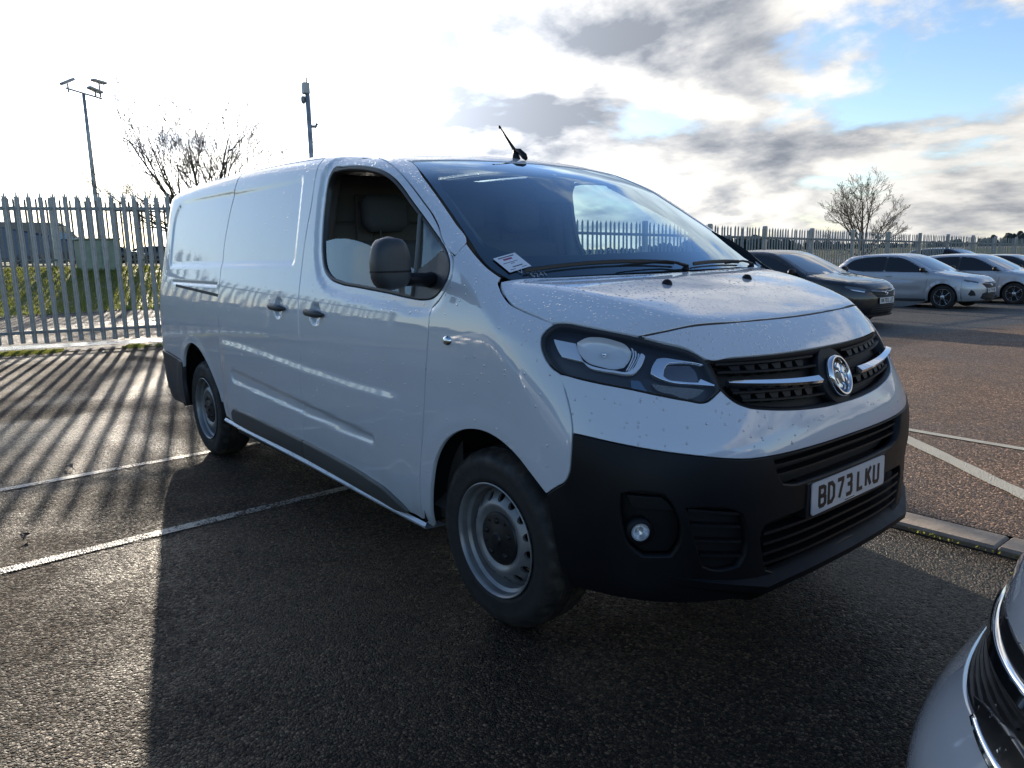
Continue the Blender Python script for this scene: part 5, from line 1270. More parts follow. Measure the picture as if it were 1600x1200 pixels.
# antenna
an=MB(); x0=-.885; zr=float(tp([(x0,0)],1.)[0][2])
an.tube([(x0+.045,0,zr-.004),(x0+.03,0,zr+.012),(x0-.005,0,zr+.040),(x0-.05,0,zr+.052)],[.010,.017,.013,.007],10,True,(1,.8)).tube([(x0-.03,0,zr-.01),(x0-.035,0,zr+.03),(x0-.045,0,zr+.05)],[.024,.016,.009],10).tube([(x0-.035,0,zr+.040),(x0-.095,0,zr+.105),(x0-.155,0,zr+.170)],[.009,.006,.0045],8).tube([(x0-.155,0,zr+.170),(x0-.165,0,zr+.180)],[.0065,.0065],8)
an.build('aerial',PLAS,van,True)
# washer nozzles
for s_ in (-1,1):
    p_=tp([(.262,s_*.262)],1.0)[0]; MB().lathe([(0,.018),(.010,.016),(.0165,.008),(.019,-.002)],16,'z').build('washer_nozzle',PLAS,bonnet,True).matrix_local=Matrix.Translation(p_)@Matrix.Rotation(.1,4,'Y')@Matrix.Diagonal((1.15,1.,1,1))
# wipers lying along the base of the screen
def wiper(pv,tip,elbow,bl0,bl1):
    def on(x,y,l): 
        p_=tp([(x,y)],1.0)[0]; n_=VB.normal(A3([p_]))[0]; return tuple(p_+n_*l)
    b=MB().tube([on(*pv,.008),on((pv[0]+elbow[0])/2,(pv[1]+elbow[1])/2,.016),on(*elbow,.017),on(*tip,.014)],[.008,.006,.005,.004],8,True,(1,.7)).lathe([(0,.014),(.011,.012),(.014,-.01)],14,'z',on(*pv,.0))
    w_=b.build('wiper',PLAS,van,True)
    k=[(bl0[0]+(bl1[0]-bl0[0])*t,bl0[1]+(bl1[1]-bl0[1])*t) for t in np.linspace(0,1,9)]
    MB().tube([on(x,y,.008) for x,y in k],.0055,6,True,(1.5,.6)).build('wiper_blade',RUB,w_)
wiper((.072,.10),(.048,-.30),(.050,-.02),(-.028,-.72),(.050,.04))
wiper((.000,.70),(.048,.40),(.006,.60),(.058,.16),(.004,.58))
# paper label and marker scrawl on the glass
stk=A3([(-.128,-.783,0),(-.128,-.672,0),(-.046,-.683,0),(-.040,-.776,0)])
P4=VB.star(A3([(-.133,0,.75)]*4)*0+np.stack([stk[:,0],stk[:,1],stk[:,0]*0+1.2],1),np.tile([0,0,1.],(4,1)))
c_=P4.mean(0); n_=VB.normal(A3([c_]))[0]; ex=Vector(P4[1]-P4[0]).normalized(); ez=Vector(n_); ey=ez.cross(ex).normalized()
SM=Matrix((ex,ey,ez)).transposed().to_4x4(); SM.translation=Vector(c_)+ez*.002
wd=float(np.linalg.norm(P4[1]-P4[0]))/2*.97; hg=float(np.linalg.norm(P4[2]-P4[1]))/2*.97
lab=MB().box((-wd,-hg,0),(wd,hg,.0007)).build('paper_label',PAPER,ws); lab.matrix_local=SM@Matrix.Rotation(.04,4,'Z')
for k,(yy,x0_,x1_,hh) in enumerate(((.78,-.7,.7,.10),(.50,-.45,.35,.20),(.08,-.75,.55,.05),(-.10,-.2,.15,.05),(-.52,-.35,.55,.09),(-.78,-.75,-.3,.05),(-.78,.3,.75,.05))):
    MB().box((x0_*wd,hg*(yy-hh/2),.0008),(x1_*wd,hg*(yy+hh/2),.0012)).build('label_print',INKR if k==1 else INKP,lab)
def onws(x,y,l=.002):
    p_=tp([(x,y)],1.0)[0]; n_=VB.normal(A3([p_]))[0]; return Vector(p_+n_*l),Vector(n_)
p_,n_=onws(-.030,-.700); ex=(Vector((0,1,0))-n_*n_.y).normalized(); ey=n_.cross(ex)
SM=Matrix((ex,ey,n_)).transposed().to_4x4(); SM.translation=p_
o=text_mesh('marker_writing','Vaux',.036,CHALK,ws,1.25,ext=.0002,bold=-.0004); o.matrix_local=SM@Matrix.Rotation(-.06,4,'Z')
p_,n_=onws(.000,-.672); SM.translation=p_
o=text_mesh('marker_writing','5241',.034,CHALK,ws,1.1,ext=.0002,bold=-.0004); o.matrix_local=SM@Matrix.Rotation(-.06,4,'Z')
# ---------------------------------------------------------------- parked cars
HB=dict(S=[(.15,.78),(.3,.85),(.5,.880),(.65,.8825),(.8,.878),(.93,.852),(1.1,.785),(1.3,.69),(1.45,.62)],
 X0=[(.15,.72),(.28,.80),(.45,.825),(.58,.82),(.68,.79),(.76,.745),(.85,.69),(1.0,.62)],
 NN=[(.15,2.6),(.8,2.5),(1.4,2.5)],LL=[(.15,.72),(1.4,.72)],
 XR=[(.15,-3.02),(.35,-3.18),(.6,-3.21),(.9,-3.17),(1.05,-3.05),(1.2,-2.90),(1.35,-2.72),(1.5,-2.5)],
 hood=[(.8,.73),(.68,.79),(.5,.845),(.2,.90),(-.1,.945),(-.35,.985),(-.6,1.0)],ws=(-.20,.955,.50,.95,.045),
 roof=[(-3.2,1.24),(-2.8,1.345),(-2.4,1.405),(-2.0,1.43),(-1.5,1.433),(-1.2,1.415),(-1.0,1.38),(-.8,1.32)],crown=(.035,.3),bow=.16,hc=(.05,None),r=(.06,.05),zc=.6)
def alloy_mesh(y0,r=.20,spokes=5):
    b=MB(); b.lathe([(r+.012,y0+.002),(r+.014,y0-.004),(r+.006,y0-.004),(r,y0+.01),(r-.008,y0+.10),(r-.008,y0+.16)],48)
    for k in range(spokes):
        a=2*math.pi*k/spokes
        for dl in (-.15,.15):
            c,s=math.cos(a+dl*.25),math.sin(a+dl*.25); c2,s2=math.cos(a+dl*1.25),math.sin(a+dl*1.25)
            p0=(.045*c,y0+.012,.045*s); p1=(.5*r*(c+c2)/2*1.1,y0+.004,.5*r*(s+s2)/2*1.1); p2=((r+.002)*c2,y0+.004,(r+.002)*s2)
            b.tube([p0,p1,p2],[.016,.013,.017],4,True,(.7,1.2))
    b.lathe([(0,y0-.002),(.02,y0-.002),(.03,y0+.003),(.055,y0+.01),(.058,y0+.03)],20)
    return b
ALM=alloy_mesh(-.09).me('rim',ALLOY,40); ALT=tyre_mesh(.318,.195,-.095,.315,72,.208)
ALD=MB().lathe([(0,-.045),(.192,-.045),(.192,.02),(0,.02)],32).me('wheel_well',PLASD)
def wheels(root,wb,track,zc=.315,rot=0,scale=1.):
    for x in (0,-wb):
        for s_ in (-1,1):
            w_=link('wheel',ALT,root); w_.location=(x,s_*(track-.0),zc*scale); w_.rotation_euler=(0,rng.uniform(0,6),0 if s_<0 else math.pi); w_.scale=(scale,)*3
            link('rim',ALM,w_); link('brake_disc',ALD,w_)
def hatchback(label,mat,group=None,plate=None,grilleM=None,params=None,roofM=None,detail=True):
    B=Body(**(params or HB)); zc=.6; Tc=DomT(zc); Nf=DomN(-.3); Nb=DomN(-2.3,-1); wb=2.54
    root=empty('parked_car',(0,0,0),0,label,'car',group); sp,tp=B.sp,B.tp
    def hf(x,z):
        f=.009*sst((.715+.02*(x+1.2)-z)/.018)*sst((x+3.2)/.5)*sst((.35-x)/.3)
        f=f-.014*sst(1-np.abs(z-.47-.03*(x+1.2))/.14)*sst((x+2.1)/.25)*sst((-.45-x)/.2)
        for cx in (0.,-2.54): f=f+.012*sst((.43-np.hypot(x-cx,z-.315))/.035)
        return f
    B.feat=hf
    arch=lambda cx: [(cx+.355*math.cos(a),.315+.355*math.sin(a)) for a in np.linspace(math.pi*1.08,-math.pi*.08,13)]
    side=cat(sp([(.42,.22)]),sp([(a,b_) for a,b_ in arch(0)][::-1]),sp([(-.45,.18),(-2.1,.18)]),sp(arch(-wb)[::-1]),sp([(-2.95,.24)]))
    # body over both sides with arches cut out, closed across the roof
    fr=cat(sp([(.42,.45),(.42,.65),(.42,.73)]),tp([(.42,-.775),(.42,-.72),(.43,-.62),(.46,-.4),(.48,0)],.6))
    rr_=cat(sp([(-2.93,.5),(-2.91,.8),(-2.86,1.0),(-2.76,1.18)]),tp([(-2.66,-.5),(-2.62,-.25),(-2.60,0)],.6))
    half=cat(side[:1][:0],fr[::-1][1:],side,rr_[:-1]); outl=cat(half,rr_[-1:],my(half)[::-1],fr[-1:])
    body=panel('body',B,Tc,outl,mat,root,h=.045,depth=.02,gap=.001,bev=.002)
    nose=cat(sp([(.42,.22)]),fr,my(fr[:-1])[::-1],my(sp([(.42,.22)])))
    bumper=panel('front_bumper',B,Nf,nose,mat,root,h=.035,depth=.02,gap=.002)
    tail=cat(sp([(-2.95,.24)]),rr_,my(rr_[:-1])[::-1],my(sp([(-2.95,.24)])))
    tg=panel('tailgate',B,Nb,tail,mat,root,h=.05,depth=.02,gap=.002)
    def fx(P,dom=None):
        P=A3(P); O=np.stack([P[:,0]*0-.1,P[:,1],P[:,2]],1); D=np.zeros((len(P),3)); D[:,0]=1; return B.star(O,D)
    # glass
    glz=[(-.42,.952),(-.62,1.065),(-.85,1.185),(-1.08,1.278),(-1.30,1.325),(-1.50,1.338),(-1.50,.962)]
    glr=[(-1.56,.962),(-1.56,1.338),(-1.85,1.335),(-2.15,1.305),(-2.38,1.252),(-2.56,1.165),(-2.62,1.07),(-2.42,1.00),(-2.2,.975)]
    for P in (glz,glr): panel('side_window',B,Tc,sp(P),DGL2,body,h=.08,depth=.004,lift=.003,gap=.0,mirror=2)
    tr_=[(-.36,.945),(-.62,1.085),(-.86,1.21),(-1.10,1.30),(-1.33,1.348),(-1.6,1.358),(-1.95,1.348),(-2.25,1.312),(-2.5,1.235),(-2.66,1.09),(-2.64,1.05),(-2.42,.985),(-2.2,.955),(-1.4,.942)]
    panel('window_trim',B,Tc,sp(tr_),RUB,body,h=.08,depth=.004,lift=.0005,gap=.0,mirror=2)
    wt=tp([(-1.02,-.545),(-.99,-.3),(-.975,0)],.9); wb_=tp([(-.36,-.66),(-.27,-.4),(-.225,0)],.9); wm=tp([(-.70,-.615)],.9)
    half=cat(wt[:-1][::-1],wm,wb_[:-1]); panel('windscreen',B,Tc,cat(half,wb_[-1:],my(half)[::-1],wt[-1:]),DGLASS,body,h=.08,depth=.004,lift=.003,gap=.0)
    rw=cat(tp([(-2.68,-.50),(-2.66,0)],.6),tp([(-2.68,.50)],.6),my(sp([(-2.97,1.02)]))*np.array([1,.80,1]),sp([(-2.97,1.02)])*np.array([1,.80,1]))
    # seams: doors, bonnet
    for P in ([(-.36,.93),(-.40,.7),(-.44,.45),(-.50,.24)],[(-1.53,1.35),(-1.54,.95),(-1.55,.6),(-1.55,.22)],[(-2.25,.95),(-2.22,.8),(-2.16,.60)]):
        b=MB()
        for s_ in (-1,1):
            P3=sp(P)*np.array([1,-s_,1]); b.tube([tuple(a) for a in P3],.0045,4)
        b.build('door_gap',RUB,body)
    b=MB()
    for s_ in (-1,1): b.tube([tuple(a*np.array([1,s_,1])) for a in tp([(.40,-.655),(.2,-.70),(-.1,-.735),(-.34,-.74)],.6)],.004,4)
    b.tube([tuple(a) for a in tp([(.485,-.62),(.56,-.4),(.60,0),(.56,.4),(.485,.62)],.6)],.004,4); b.build('bonnet_gap',RUB,body)
    sill=MB()
    for s_ in (-1,1):
        P3=sp([(-.42,.24),(-1.2,.23),(-2.15,.24)])*np.array([1,-s_,1]); sill.tube([tuple(a) for a in P3],.035,6,True,(1.2,.5))
    sill.build('sill',PLASG,body)
    for s_ in (-1,1):
        for x in (-1.38,-2.33): 
            y=abs(float(sp([(x,.83)])[0][1])); MB().tube([(x-.09,s_*(y+.004),.835),(x-.04,s_*(y+.024),.837),(x+.04,s_*(y+.024),.837),(x+.09,s_*(y+.004),.835)],[.008,.012,.012,.008],6).build('handle',mat,body,True)
        y=.80; m_=MB(); 
        m_.tube([(-.50,s_*.79,.965),(-.50,s_*.86,.975),(-.50,s_*.90,.985)],.022,8).build('mirror_arm',PLAS,body)
        V=[]; n=12
        bb=MB().lathe([(0,-.11),(.045,-.10),(.066,-.05),(.068,.03),(.055,.085),(0,.105)],14,'y'); o=bb.build('door_mirror',PLAS,body,True); o.location=(-.49,s_*.955,1.01); o.scale=(.75,1.,1.)
    # lamps and grille
    hlm=fx([(0,-.50,.655),(0,-.60,.675),(0,-.70,.70),(0,-.755,.735),(0,-.70,.745),(0,-.60,.725),(0,-.47,.70)]); hlm=np.vstack([hlm])
    L1=B.star(*[a for a in Nf.ray(np.array([[-.62,.655],[-.72,.675],[-.86,.70],[-.99,.745],[-.97,.775],[-.84,.755],[-.70,.735],[-.58,.705]])*np.array([.78,1.]))])
    panel('headlight',B,Nf,L1,pm('lamp_glass',(.10,.105,.11),.05,.3,coat=1.) if 'lamp_glass' not in MATS else MATS['lamp_glass'],bumper,h=.03,depth=.01,lift=.004,gap=.0,mirror=2)
    L2=B.star(*[a for a in Nf.ray(np.array([[-.63,.650],[-.74,.668],[-.86,.692],[-.90,.708],[-.84,.703],[-.72,.682],[-.62,.664]])*np.array([.78,1.]))])
    panel('running_light',B,Nf,L2,DRL,bumper,h=.03,depth=.01,lift=.009,gap=.0,mirror=2)
    G=fx([(0,y,z) for y,z in ((-.42,.655),(-.30,.555),(0,.540),(.30,.555),(.42,.655),(.30,.685),(0,.690),(-.30,.685))]); g_=panel('grille',B,Nf,G,PLASD,bumper,h=.05,depth=.02,lift=.003,gap=.0)
    for z,ye in ((.655,.37),(.625,.34),(.595,.31),(.568,.27)):
        b=MB(); rib(B,Nf,fx([(0,y,z) for y in np.linspace(-ye,ye,9)]),.006,b,4,.006); b.build('grille_slat',PLASG,g_)
    b=MB(); rib(B,Nf,fx([(0,-.43,.668),(0,-.30,.662),(0,-.05,.645)]),.008,b,5,.010); rib(B,Nf,fx([(0,.43,.668),(0,.30,.662),(0,.05,.645)]),.008,b,5,.010); b.build('chrome_bar',CHROME,g_)
    bd=MB().lathe([(.036,.0),(.040,.012),(.046,.012),(.049,.0)],20,'x').add([(.008,-.024,-.018),(.008,.024,-.018),(.008,.0,.026),(.016,0,-.004)],[(0,1,3),(1,2,3),(2,0,3)]).build('badge',CHROME,g_,True); p_=fx([(0,0,.63)])[0]; bd.location=(p_[0]+.008,0,.63)
    I=fx([(0,y,z) for y,z in ((-.46,.30),(-.42,.42),(-.25,.445),(.25,.445),(.42,.42),(.46,.30),(.3,.262),(-.3,.262))]); ig=panel('lower_intake',B,Nf,I,PLASD,bumper,h=.05,depth=.02,lift=.003,gap=.0)
    for z in (.405,.365,.325,.29): b=MB(); rib(B,Nf,fx([(0,y,z) for y in np.linspace(-.42,.42,9)]),.005,b,4,.006); b.build('intake_slat',PLASG,ig)
    F1=B.star(*[a for a in Nf.ray(np.array([[-.58,.37],[-.70,.36],[-.76,.40],[-.70,.52],[-.63,.47]])*np.array([.9,1.]))]); panel('fog_recess',B,Nf,F1,PLASD,bumper,h=.04,depth=.01,lift=.003,gap=.0,mirror=2)
    sk=MB(); rib(B,Nf,fx([(0,y,.225) for y in np.linspace(-.62,.62,13)]),.022,sk,6,.012); sk.build('splitter',PLAS,bumper)
    if plate:
        bx=Vector((0,1,0)); bz=Vector((1,0,.02)).normalized(); by2=bz.cross(bx); Mx=Matrix((bx,by2,bz)).transposed().to_4x4(); p_=fx([(0,0,.49)])[0]; Mx.translation=(p_[0]+.010,0,.492)
        number_plate(bumper,plate,Mx)
    tlm=B.star(*[a for a in Nb.ray(np.array([[-.50,.80],[-.62,.80],[-.74,.84],[-.76,.93],[-.66,.95],[-.52,.90]]))]); panel('tail_light',B,Nb,tlm,RED,tg,h=.04,depth=.01,lift=.004,gap=.0,mirror=2)
    MB().box((-2.9,-.60,.18),(.35,.60,.45)).box((-2.15,-.78,.17),(-.42,.78,.24)).build('underbody',PLASD,root)
    for s_ in (-1,1):
        for cx in (0,-wb):
            V=[];F=[]
            for k in range(15):
                a=math.pi*(-.1+1.2*k/14)
                for yy,r_ in ((.865,.352),(.62,.358),(.60,0)): V.append((cx+r_*math.cos(a),s_*yy,.315+r_*math.sin(a)))
            for k in range(14):
                for j in range(2): F.append((k*3+j,k*3+j+1,k*3+4+j,k*3+3+j))
            MB().add(V,F).build('wheel_arch_liner',PLASD,root,True)
    wheels(root,wb,.765)
    return root
def copy_tree(o,parent=None,swap=None):
    c=o.copy(); COL.objects.link(c); c.parent=parent
    if swap and c.type=='MESH' and c.data.materials and c.data.materials[0]==swap[0]:
        key=(c.data.name,swap[1].name)
        if key not in _sw: m2=c.data.copy(); m2.materials[0]=swap[1]; _sw[key]=m2
        c.data=_sw[key]
    for ch in list(o.children): copy_tree(ch,c,swap)
    return c
_sw={}
def place(o,x,y,rz=0.,label=None,scale=None,group=None):
    o.location=(x,y,g1(x,y)+.024 if (y>1.4 and x>-10.5) else g1(x,y)); o.rotation_euler=(0.0,0,rz)
    if label: o['label']=label
    if group: o['group']=group
    if scale: o.scale=scale
    return o
GR='cars parked nose out along the long fence'
c1=hatchback('silver hatchback parked nose out, first silver car right of the black one',SILVER,GR,'KC73 FHE')
place(c1,-5.70,19.15,R(-1))
place(copy_tree(c1),-5.15,22.7,R(-2),'silver hatchback parked just behind the first silver one',group=GR)
place(copy_tree(c1,None,(SILVER,BLACKP)),-5.4,26.6,R(-1),'dark hatchback parked behind the two silver cars',group=GR)
place(copy_tree(c1,None,(SILVER,GREYP)),-4.9,30.2,R(-1),'grey hatchback, farthest parked car at the right edge',group=GR)
place(copy_tree(c1,None,(SILVER,NAVY)),-9.0,31.8,R(-2),'tall dark estate car behind the row at the right edge',(1.12,1.05,1.22),group=GR)
hb2=dict(HB); 
c2=hatchback('black hatchback with slim headlights parked just beyond the bonnet of the white van',BLACKP,GR,'MK70 LJZ')
place(c2,-5.2,12.0,R(-2),scale=(1.06,1.02,1.03))
# cars seen between the pales, beyond the bank
GL='cars parked far beyond the gate'
for k,(x,y,rz,m_,lab) in enumerate(((-62,2.6,1.5,BLACKP,'dark car far beyond the gate, at the left edge'),(-70,8.6,1.6,SILVER,'silver car far beyond the gate, left of the green cabinet'),(-60,11.8,1.5,BLACKP,'black car far beyond the gate, just right of the green cabinet'),(-62,15.6,1.55,NAVY,'navy car far beyond the gate, nearest the rear corner of the white van'),(-80,16.5,1.5,SILVER,'pale car in the back row beyond the gate'),(-82,20.5,1.6,GREYP,'grey car in the back row beyond the gate'))):
    place(copy_tree(c1,None,(SILVER,m_)),x,y,rz,lab,group=GL)
def far_van(x,y,rz,label):
    b=empty('parked_van',(x,y,g1(x,y)),rz,label,'van')
    V=MB(); prof=[(2.6,.35),(2.62,.9),(2.5,1.15),(1.75,1.35),(1.05,2.15),(.8,2.3),(-2.5,2.35),(-2.62,2.2),(-2.65,.35)]
    n=len(prof); V.add([(x_,-.98+ (0.14 if z_>1.3 else 0),z_) for x_,z_ in prof]+[(x_,.98-(0.14 if z_>1.3 else 0),z_) for x_,z_ in prof],[tuple(range(n)),tuple(range(2*n-1,n-1,-1))]+[(i,n+i,n+(i+1)%n,(i+1)%n) for i in range(n)])
    bo=V.build('body',NAVY,b)
    MB().add([(1.66,-.86,1.42),(1.1,-.86,2.08),(.2,-.86,2.1),(.2,-.94,1.38),(1.66,.86,1.42),(1.1,.86,2.08),(.2,.86,2.1),(.2,.94,1.38)],[(0,3,2,1),(4,5,6,7),(0,1,5,4),(1,2,6,5),(3,7,6,2),(0,4,7,3)]).build('cab_glass',DGLASS,bo).location=(.012,0,.012)
    wheels(b,2.54,.88); 
    for o in b.children:
        if o.name.startswith('wheel'): o.location.x+=1.35
    return b
far_van(-47,4.3,1.45,'large dark blue van standing beyond the second fence behind the gate')
# green cabinet on the bank
cb=empty('utility_cabinet',(-26.9,3.05,g1(-26.9,3.05)),R(4),'pale green utility cabinet standing at the top of the grass bank','cabinet')
CABM=pm('pale_green_grp',(.30,.36,.28),.5,var=.2,vs=3.)
MB().box((-.35,-.62,-.2),(.35,.62,1.02),.02).build('cabinet_body',CABM,cb)
for s_ in (-1,1): MB().box((.352,.02 if s_>0 else -.57,.08),(.372,.57 if s_>0 else -.02,.94),.006).build('cabinet_door',CABM,cb)
MB().box((-.40,-.67,1.022),(.40,.67,1.08),.02).build('cabinet_roof',CABM,cb)
# ---------------------------------------------------------------- near car at the lower right (nose towards the van)
SB=dict(S=[(.15,.82),(.3,.90),(.5,.925),(.7,.92),(.85,.90),(.95,.87),(1.1,.80),(1.4,.70),(1.65,.62)],
 X0=[(.15,.80),(.3,.88),(.42,.90),(.50,.885),(.57,.85),(.63,.81),(.70,.79),(.80,.77),(.88,.74),(.95,.70),(1.2,.6)],
 NN=[(.15,3.2),(.5,3.2),(.9,3.0),(1.5,2.8)],LL=[(.15,.8),(1.5,.8)],XR=[(.15,-3.2),(.4,-3.35),(.9,-3.4),(1.2,-3.3),(1.5,-3.1)],
 hood=[(.75,.87),(.6,.93),(.3,.985),(-.1,1.03),(-.3,1.05)],ws=(-.15,1.05,.55,.9,.035),
 roof=[(-3.4,1.45),(-3,1.55),(-2.2,1.63),(-1.6,1.64),(-1.2,1.60),(-.9,1.52)],crown=(.03,.3),bow=.15,hc=(.06,None),r=(.045,.05))
def near_car():
    B=Body(**SB); Tc=DomT(.6); Nf=DomN(-.2); Nb=DomN(-2.4,-1); wb=2.67
    root=empty('parked_suv',(2.40,-.58,0),math.pi,'nose of a silver grey car with chrome grille trim at the lower right corner','car')
    SG=paint('light_silver_paint',(.60,.61,.63),False,.15,.5,.05)
    sp,tp=B.sp,B.tp
    fx=lambda P: (lambda Q: B.star(np.stack([Q[:,0]*0-.1,Q[:,1],Q[:,2]],1),np.tile([1.,0,0],(len(Q),1))))(A3(P))
    nf=lambda L: B.star(*[a for a in Nf.ray(np.array(L,float))])
    arch=lambda cx: [(cx+.385*math.cos(a),.345+.385*math.sin(a)) for a in np.linspace(math.pi*1.08,-math.pi*.08,13)]
    fr=cat(sp([(.44,.40),(.44,.62)]),sp([(.44,.80)]),tp([(.46,-.72)],.6))
    fr=cat(sp([(.44,.40),(.44,.66),(.44,.775)]))
    side=cat(sp([(.43,.22)]),sp(arch(0)[::-1]),sp([(-.48,.2),(-2.2,.2)]),sp(arch(-wb)[::-1]),sp([(-3.1,.26)]))
    rr_=cat(sp([(-3.1,.6),(-3.08,.9),(-3.0,1.2),(-2.9,1.45)]),tp([(-2.85,-.5),(-2.82,0)],.6))
    ph=lambda p: Nf.to(p[None])[0][0]
    top=nf([(-a,.775+.004*math.cos(a)) for a in np.linspace(abs(ph(sp([(.44,.775)])[0])),0,9)])
    half=cat(top[:-1][::-1],fr[::-1][1:],side,rr_[:-1]); outl=cat(half,rr_[-1:],my(half)[::-1],top[-1:])
    body=panel('body',B,Tc,outl,SG,root,h=.035,depth=.02,gap=.002)
    low=cat(sp([(.43,.22)]),sp([(.44,.40),(.44,.66),(.44,.735)]),nf([(-.86,.735),(-.80,.70),(-.72,.645),(-.60,.625),(-.3,.612),(0,.61)]))
    h2=low[:-1]; bump=panel('front_bumper',B,Nf,cat(h2,low[-1:],my(h2)[::-1]),SG,root,h=.02,depth=.02,gap=.0015)
    gl=cat(nf([(-.86,.737),(-.80,.702),(-.72,.648),(-.60,.628),(-.3,.614),(0,.612)]),nf([(.3,.614),(.60,.628),(.72,.648),(.80,.702),(.86,.737),(.6,.716),(.3,.712),(0,.712),(-.3,.712),(-.6,.714)]))
    g_=panel('grille',B,Nf,gl,BLACKP,root,h=.03,depth=.01,lift=-.004,gap=.0)
    for k in range(5):
        b=MB(); z=.632+.017*k; ye=.60+.03*k; slat(B,Nf,nf([(y,z) for y in np.linspace(-ye,ye,24)]),b,.004,.006,.001); b.build('grille_slat',PLAS,g_)
    for nm,z0,z1,l_,m_ in (('chrome_bar',.708,.737,.007,CHROME),('black_moulding',.738,.774,-.003,BLACKP)):
        L=[(a,z1+.0*abs(a)) for a in np.linspace(-1.05,1.05,25)]+[(a,z0+(.012 if m_ is CHROME else 0)*(abs(a)/1.05)**4) for a in np.linspace(1.05,-1.05,25)]
        panel(nm,B,Nf,nf(L),m_,root,h=.02,depth=.02,lift=l_,gap=.0,bev=.005)
    # running-light slot: black housing with chrome blade, in two pieces
    hs=[(-.70,.672),(-.64,.640),(-.72,.630),(-.80,.622),(-.90,.612),(-1.0,.604),(-1.1,.600),(-1.1,.560),(-1.0,.568),(-.90,.580),(-.80,.594),(-.72,.606),(-.64,.622),(-.58,.640)]
    hs=[(-.56,.640),(-.66,.618),(-.76,.606),(-.86,.597),(-.96,.590),(-1.08,.585),(-1.08,.625),(-.96,.632),(-.86,.640),(-.76,.655),(-.70,.668),(-.60,.655)]
    for i in (0,1):
        panel('running_light_housing',B,Nf,nf(hs),BLACKP,bump,h=.02,depth=.02,lift=.003,gap=.0,mirror=i,bev=.003)
        for a0,a1 in ((-.60,-.815),(-.822,-1.07)):
            n=8; P=[(a0+(a1-a0)*k/n) for k in range(n+1)]; zc=lambda a: .632-.040*min(1,(-a-.58)/.42)**.8
            wd=lambda a: .004+.006*min(1,(-a-.58)/.2)
            panel('chrome_blade',B,Nf,nf([(a,zc(a)+wd(a)) for a in P]+[(a,zc(a)-wd(a)) for a in P[::-1]]),CHROME,bump,h=.02,depth=.012,lift=.010,gap=.0,mirror=i,bev=.004)
    sn=[(-.60,.470),(-.66,.500),(-.70,.492),(-.69,.44)]
    for i in (0,1): panel('air_intake',B,Nf,nf([(-.715,.50),(-.74,.508),(-.80,.500),(-.84,.42),(-.76,.42)]),PLASD,bump,h=.02,depth=.01,lift=.002,gap=.0,mirror=i); panel('chrome_trim',B,Nf,nf([(-.722,.512),(-.745,.518),(-.755,.510),(-.735,.503),(-.728,.44),(-.716,.44)]),CHROME,bump,h=.01,depth=.01,lift=.005,gap=.0,mirror=i)
    tail=cat(sp([(-3.1,.26)]),rr_,my(rr_[:-1])[::-1],my(sp([(-3.1,.26)]))); panel('tailgate',B,Nb,tail,SG,root,h=.07,depth=.02,gap=.002)
    glz=[(-.45,1.05),(-.75,1.24),(-1.05,1.41),(-1.4,1.50),(-2.2,1.52),(-2.8,1.42),(-2.95,1.2),(-2.6,1.06)]
    panel('side_window',B,Tc,sp(glz),DGLASS,body,h=.08,depth=.004,lift=.003,gap=.0,mirror=2)
    wt=tp([(-1.05,-.56),(-1.0,0)],.9); wb_=tp([(-.36,-.68),(-.25,-.4),(-.19,0)],.9); half=cat(wt[:-1],tp([(-.7,-.64)],.9),wb_[:-1]); panel('windscreen',B,Tc,cat(half,wb_[-1:],my(half)[::-1],wt[-1:]),DGLASS,body,h=.08,depth=.004,lift=.003,gap=.0)
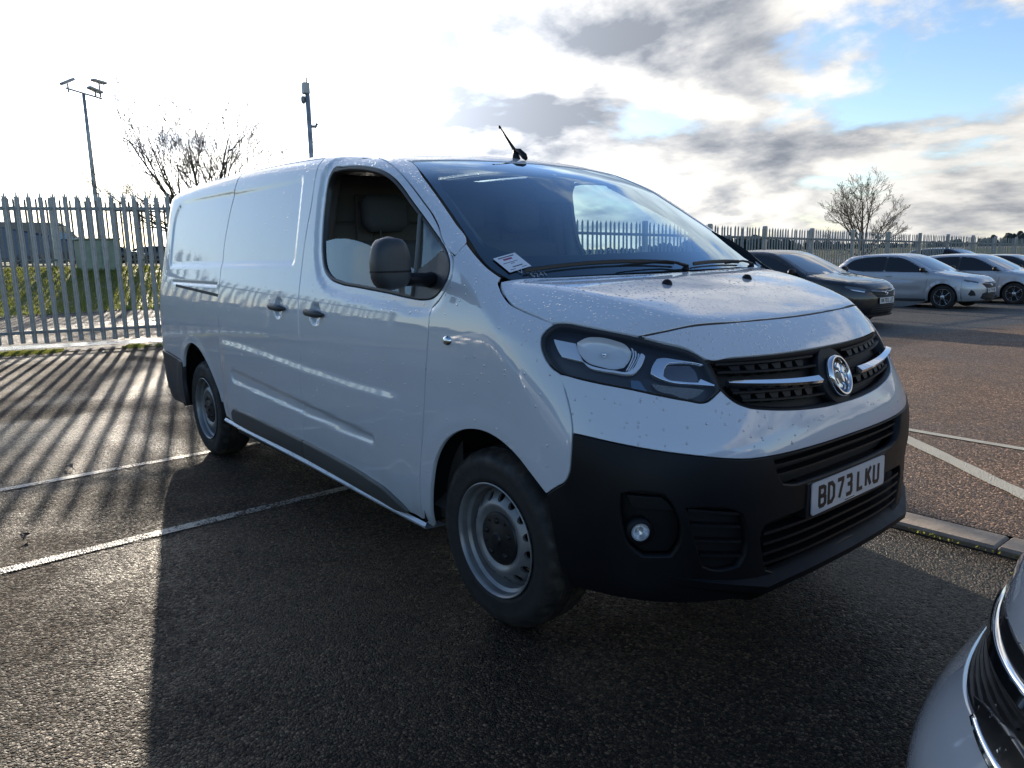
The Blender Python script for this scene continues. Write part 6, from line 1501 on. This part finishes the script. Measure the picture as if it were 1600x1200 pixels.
    for s_ in (-1,1):
        o=MB().lathe([(0,-.12),(.05,-.11),(.075,-.05),(.075,.03),(.06,.09),(0,.11)],14,'y').build('door_mirror',SG,body,True); o.location=(-.50,s_*1.0,1.10); o.scale=(.7,1,1)
        MB().tube([(-.50,s_*.84,1.05),(-.50,s_*.93,1.07)],.025,8).build('mirror_arm',PLAS,body)
    b=MB()
    for s_ in (-1,1):
        for P in ([(-.40,1.03),(-.44,.7),(-.52,.26)],[(-1.5,1.5),(-1.52,1.0),(-1.53,.24)]): b.tube([tuple(a) for a in sp(P)*np.array([1,-s_,1])],.004,4)
        b.tube([tuple(a*np.array([1,s_,1])) for a in tp([(.62,-.55),(.40,-.70),(.1,-.76),(-.2,-.78)],.6)],.003,4)
    b.build('door_gap',RUB,body)
    MB().box((-3.0,-.62,.2),(.4,.62,.5)).build('underbody',PLASD,root)
    wheels(root,wb,.80,scale=1.08)
    return root
near_car()
# row of cars standing behind the photographer; they are what the van's flank mirrors
GM='cars parked opposite the white van'
place(copy_tree(c1,None,(SILVER,GREYP)),-1.1,-7.3,R(2),'grey hatchback parked across from the driver door of the white van',group=GM)
place(copy_tree(c1,None,(SILVER,BLACKP)),-6.3,-8.0,R(4),'black hatchback parked across from the rear wheel of the white van',group=GM)

# a few dead leaves on the tarmac
LEAFM=pm('dead_leaf',(.06,.035,.018),.7,var=.4,vs=60.)
for (x,y,a,lab) in ((-3.55,-1.75,.4,'small dead brown leaf on the sunlit tarmac between the fence shadows'),(-6.35,-.35,1.9,'curled dead leaf on the ground behind the rear wheel of the white van'),(-2.25,-2.15,2.6,'flat dead leaf between the two white bay lines at the left')):
    V=[];F=[]; n=9
    for k in range(n):
        t=k/(n-1); wd=.022*math.sin(math.pi*min(t*1.08,1))*(1+.25*(k%2)); V+=[(t*.075-.037,wd,.010+.014*math.sin(t*3)+.008),(t*.075-.037,0,.006+.012*math.sin(t*3)),(t*.075-.037,-wd,.010+.010*math.sin(t*3))]
    for k in range(n-1): F+=[(3*k,3*k+1,3*k+4,3*k+3),(3*k+1,3*k+2,3*k+5,3*k+4)]
    o=MB().add(V,F).build('leaf',LEAFM,None,True); o.location=(x,y,.004); o.rotation_euler=(0,0,a); tag(o,lab,'leaf')
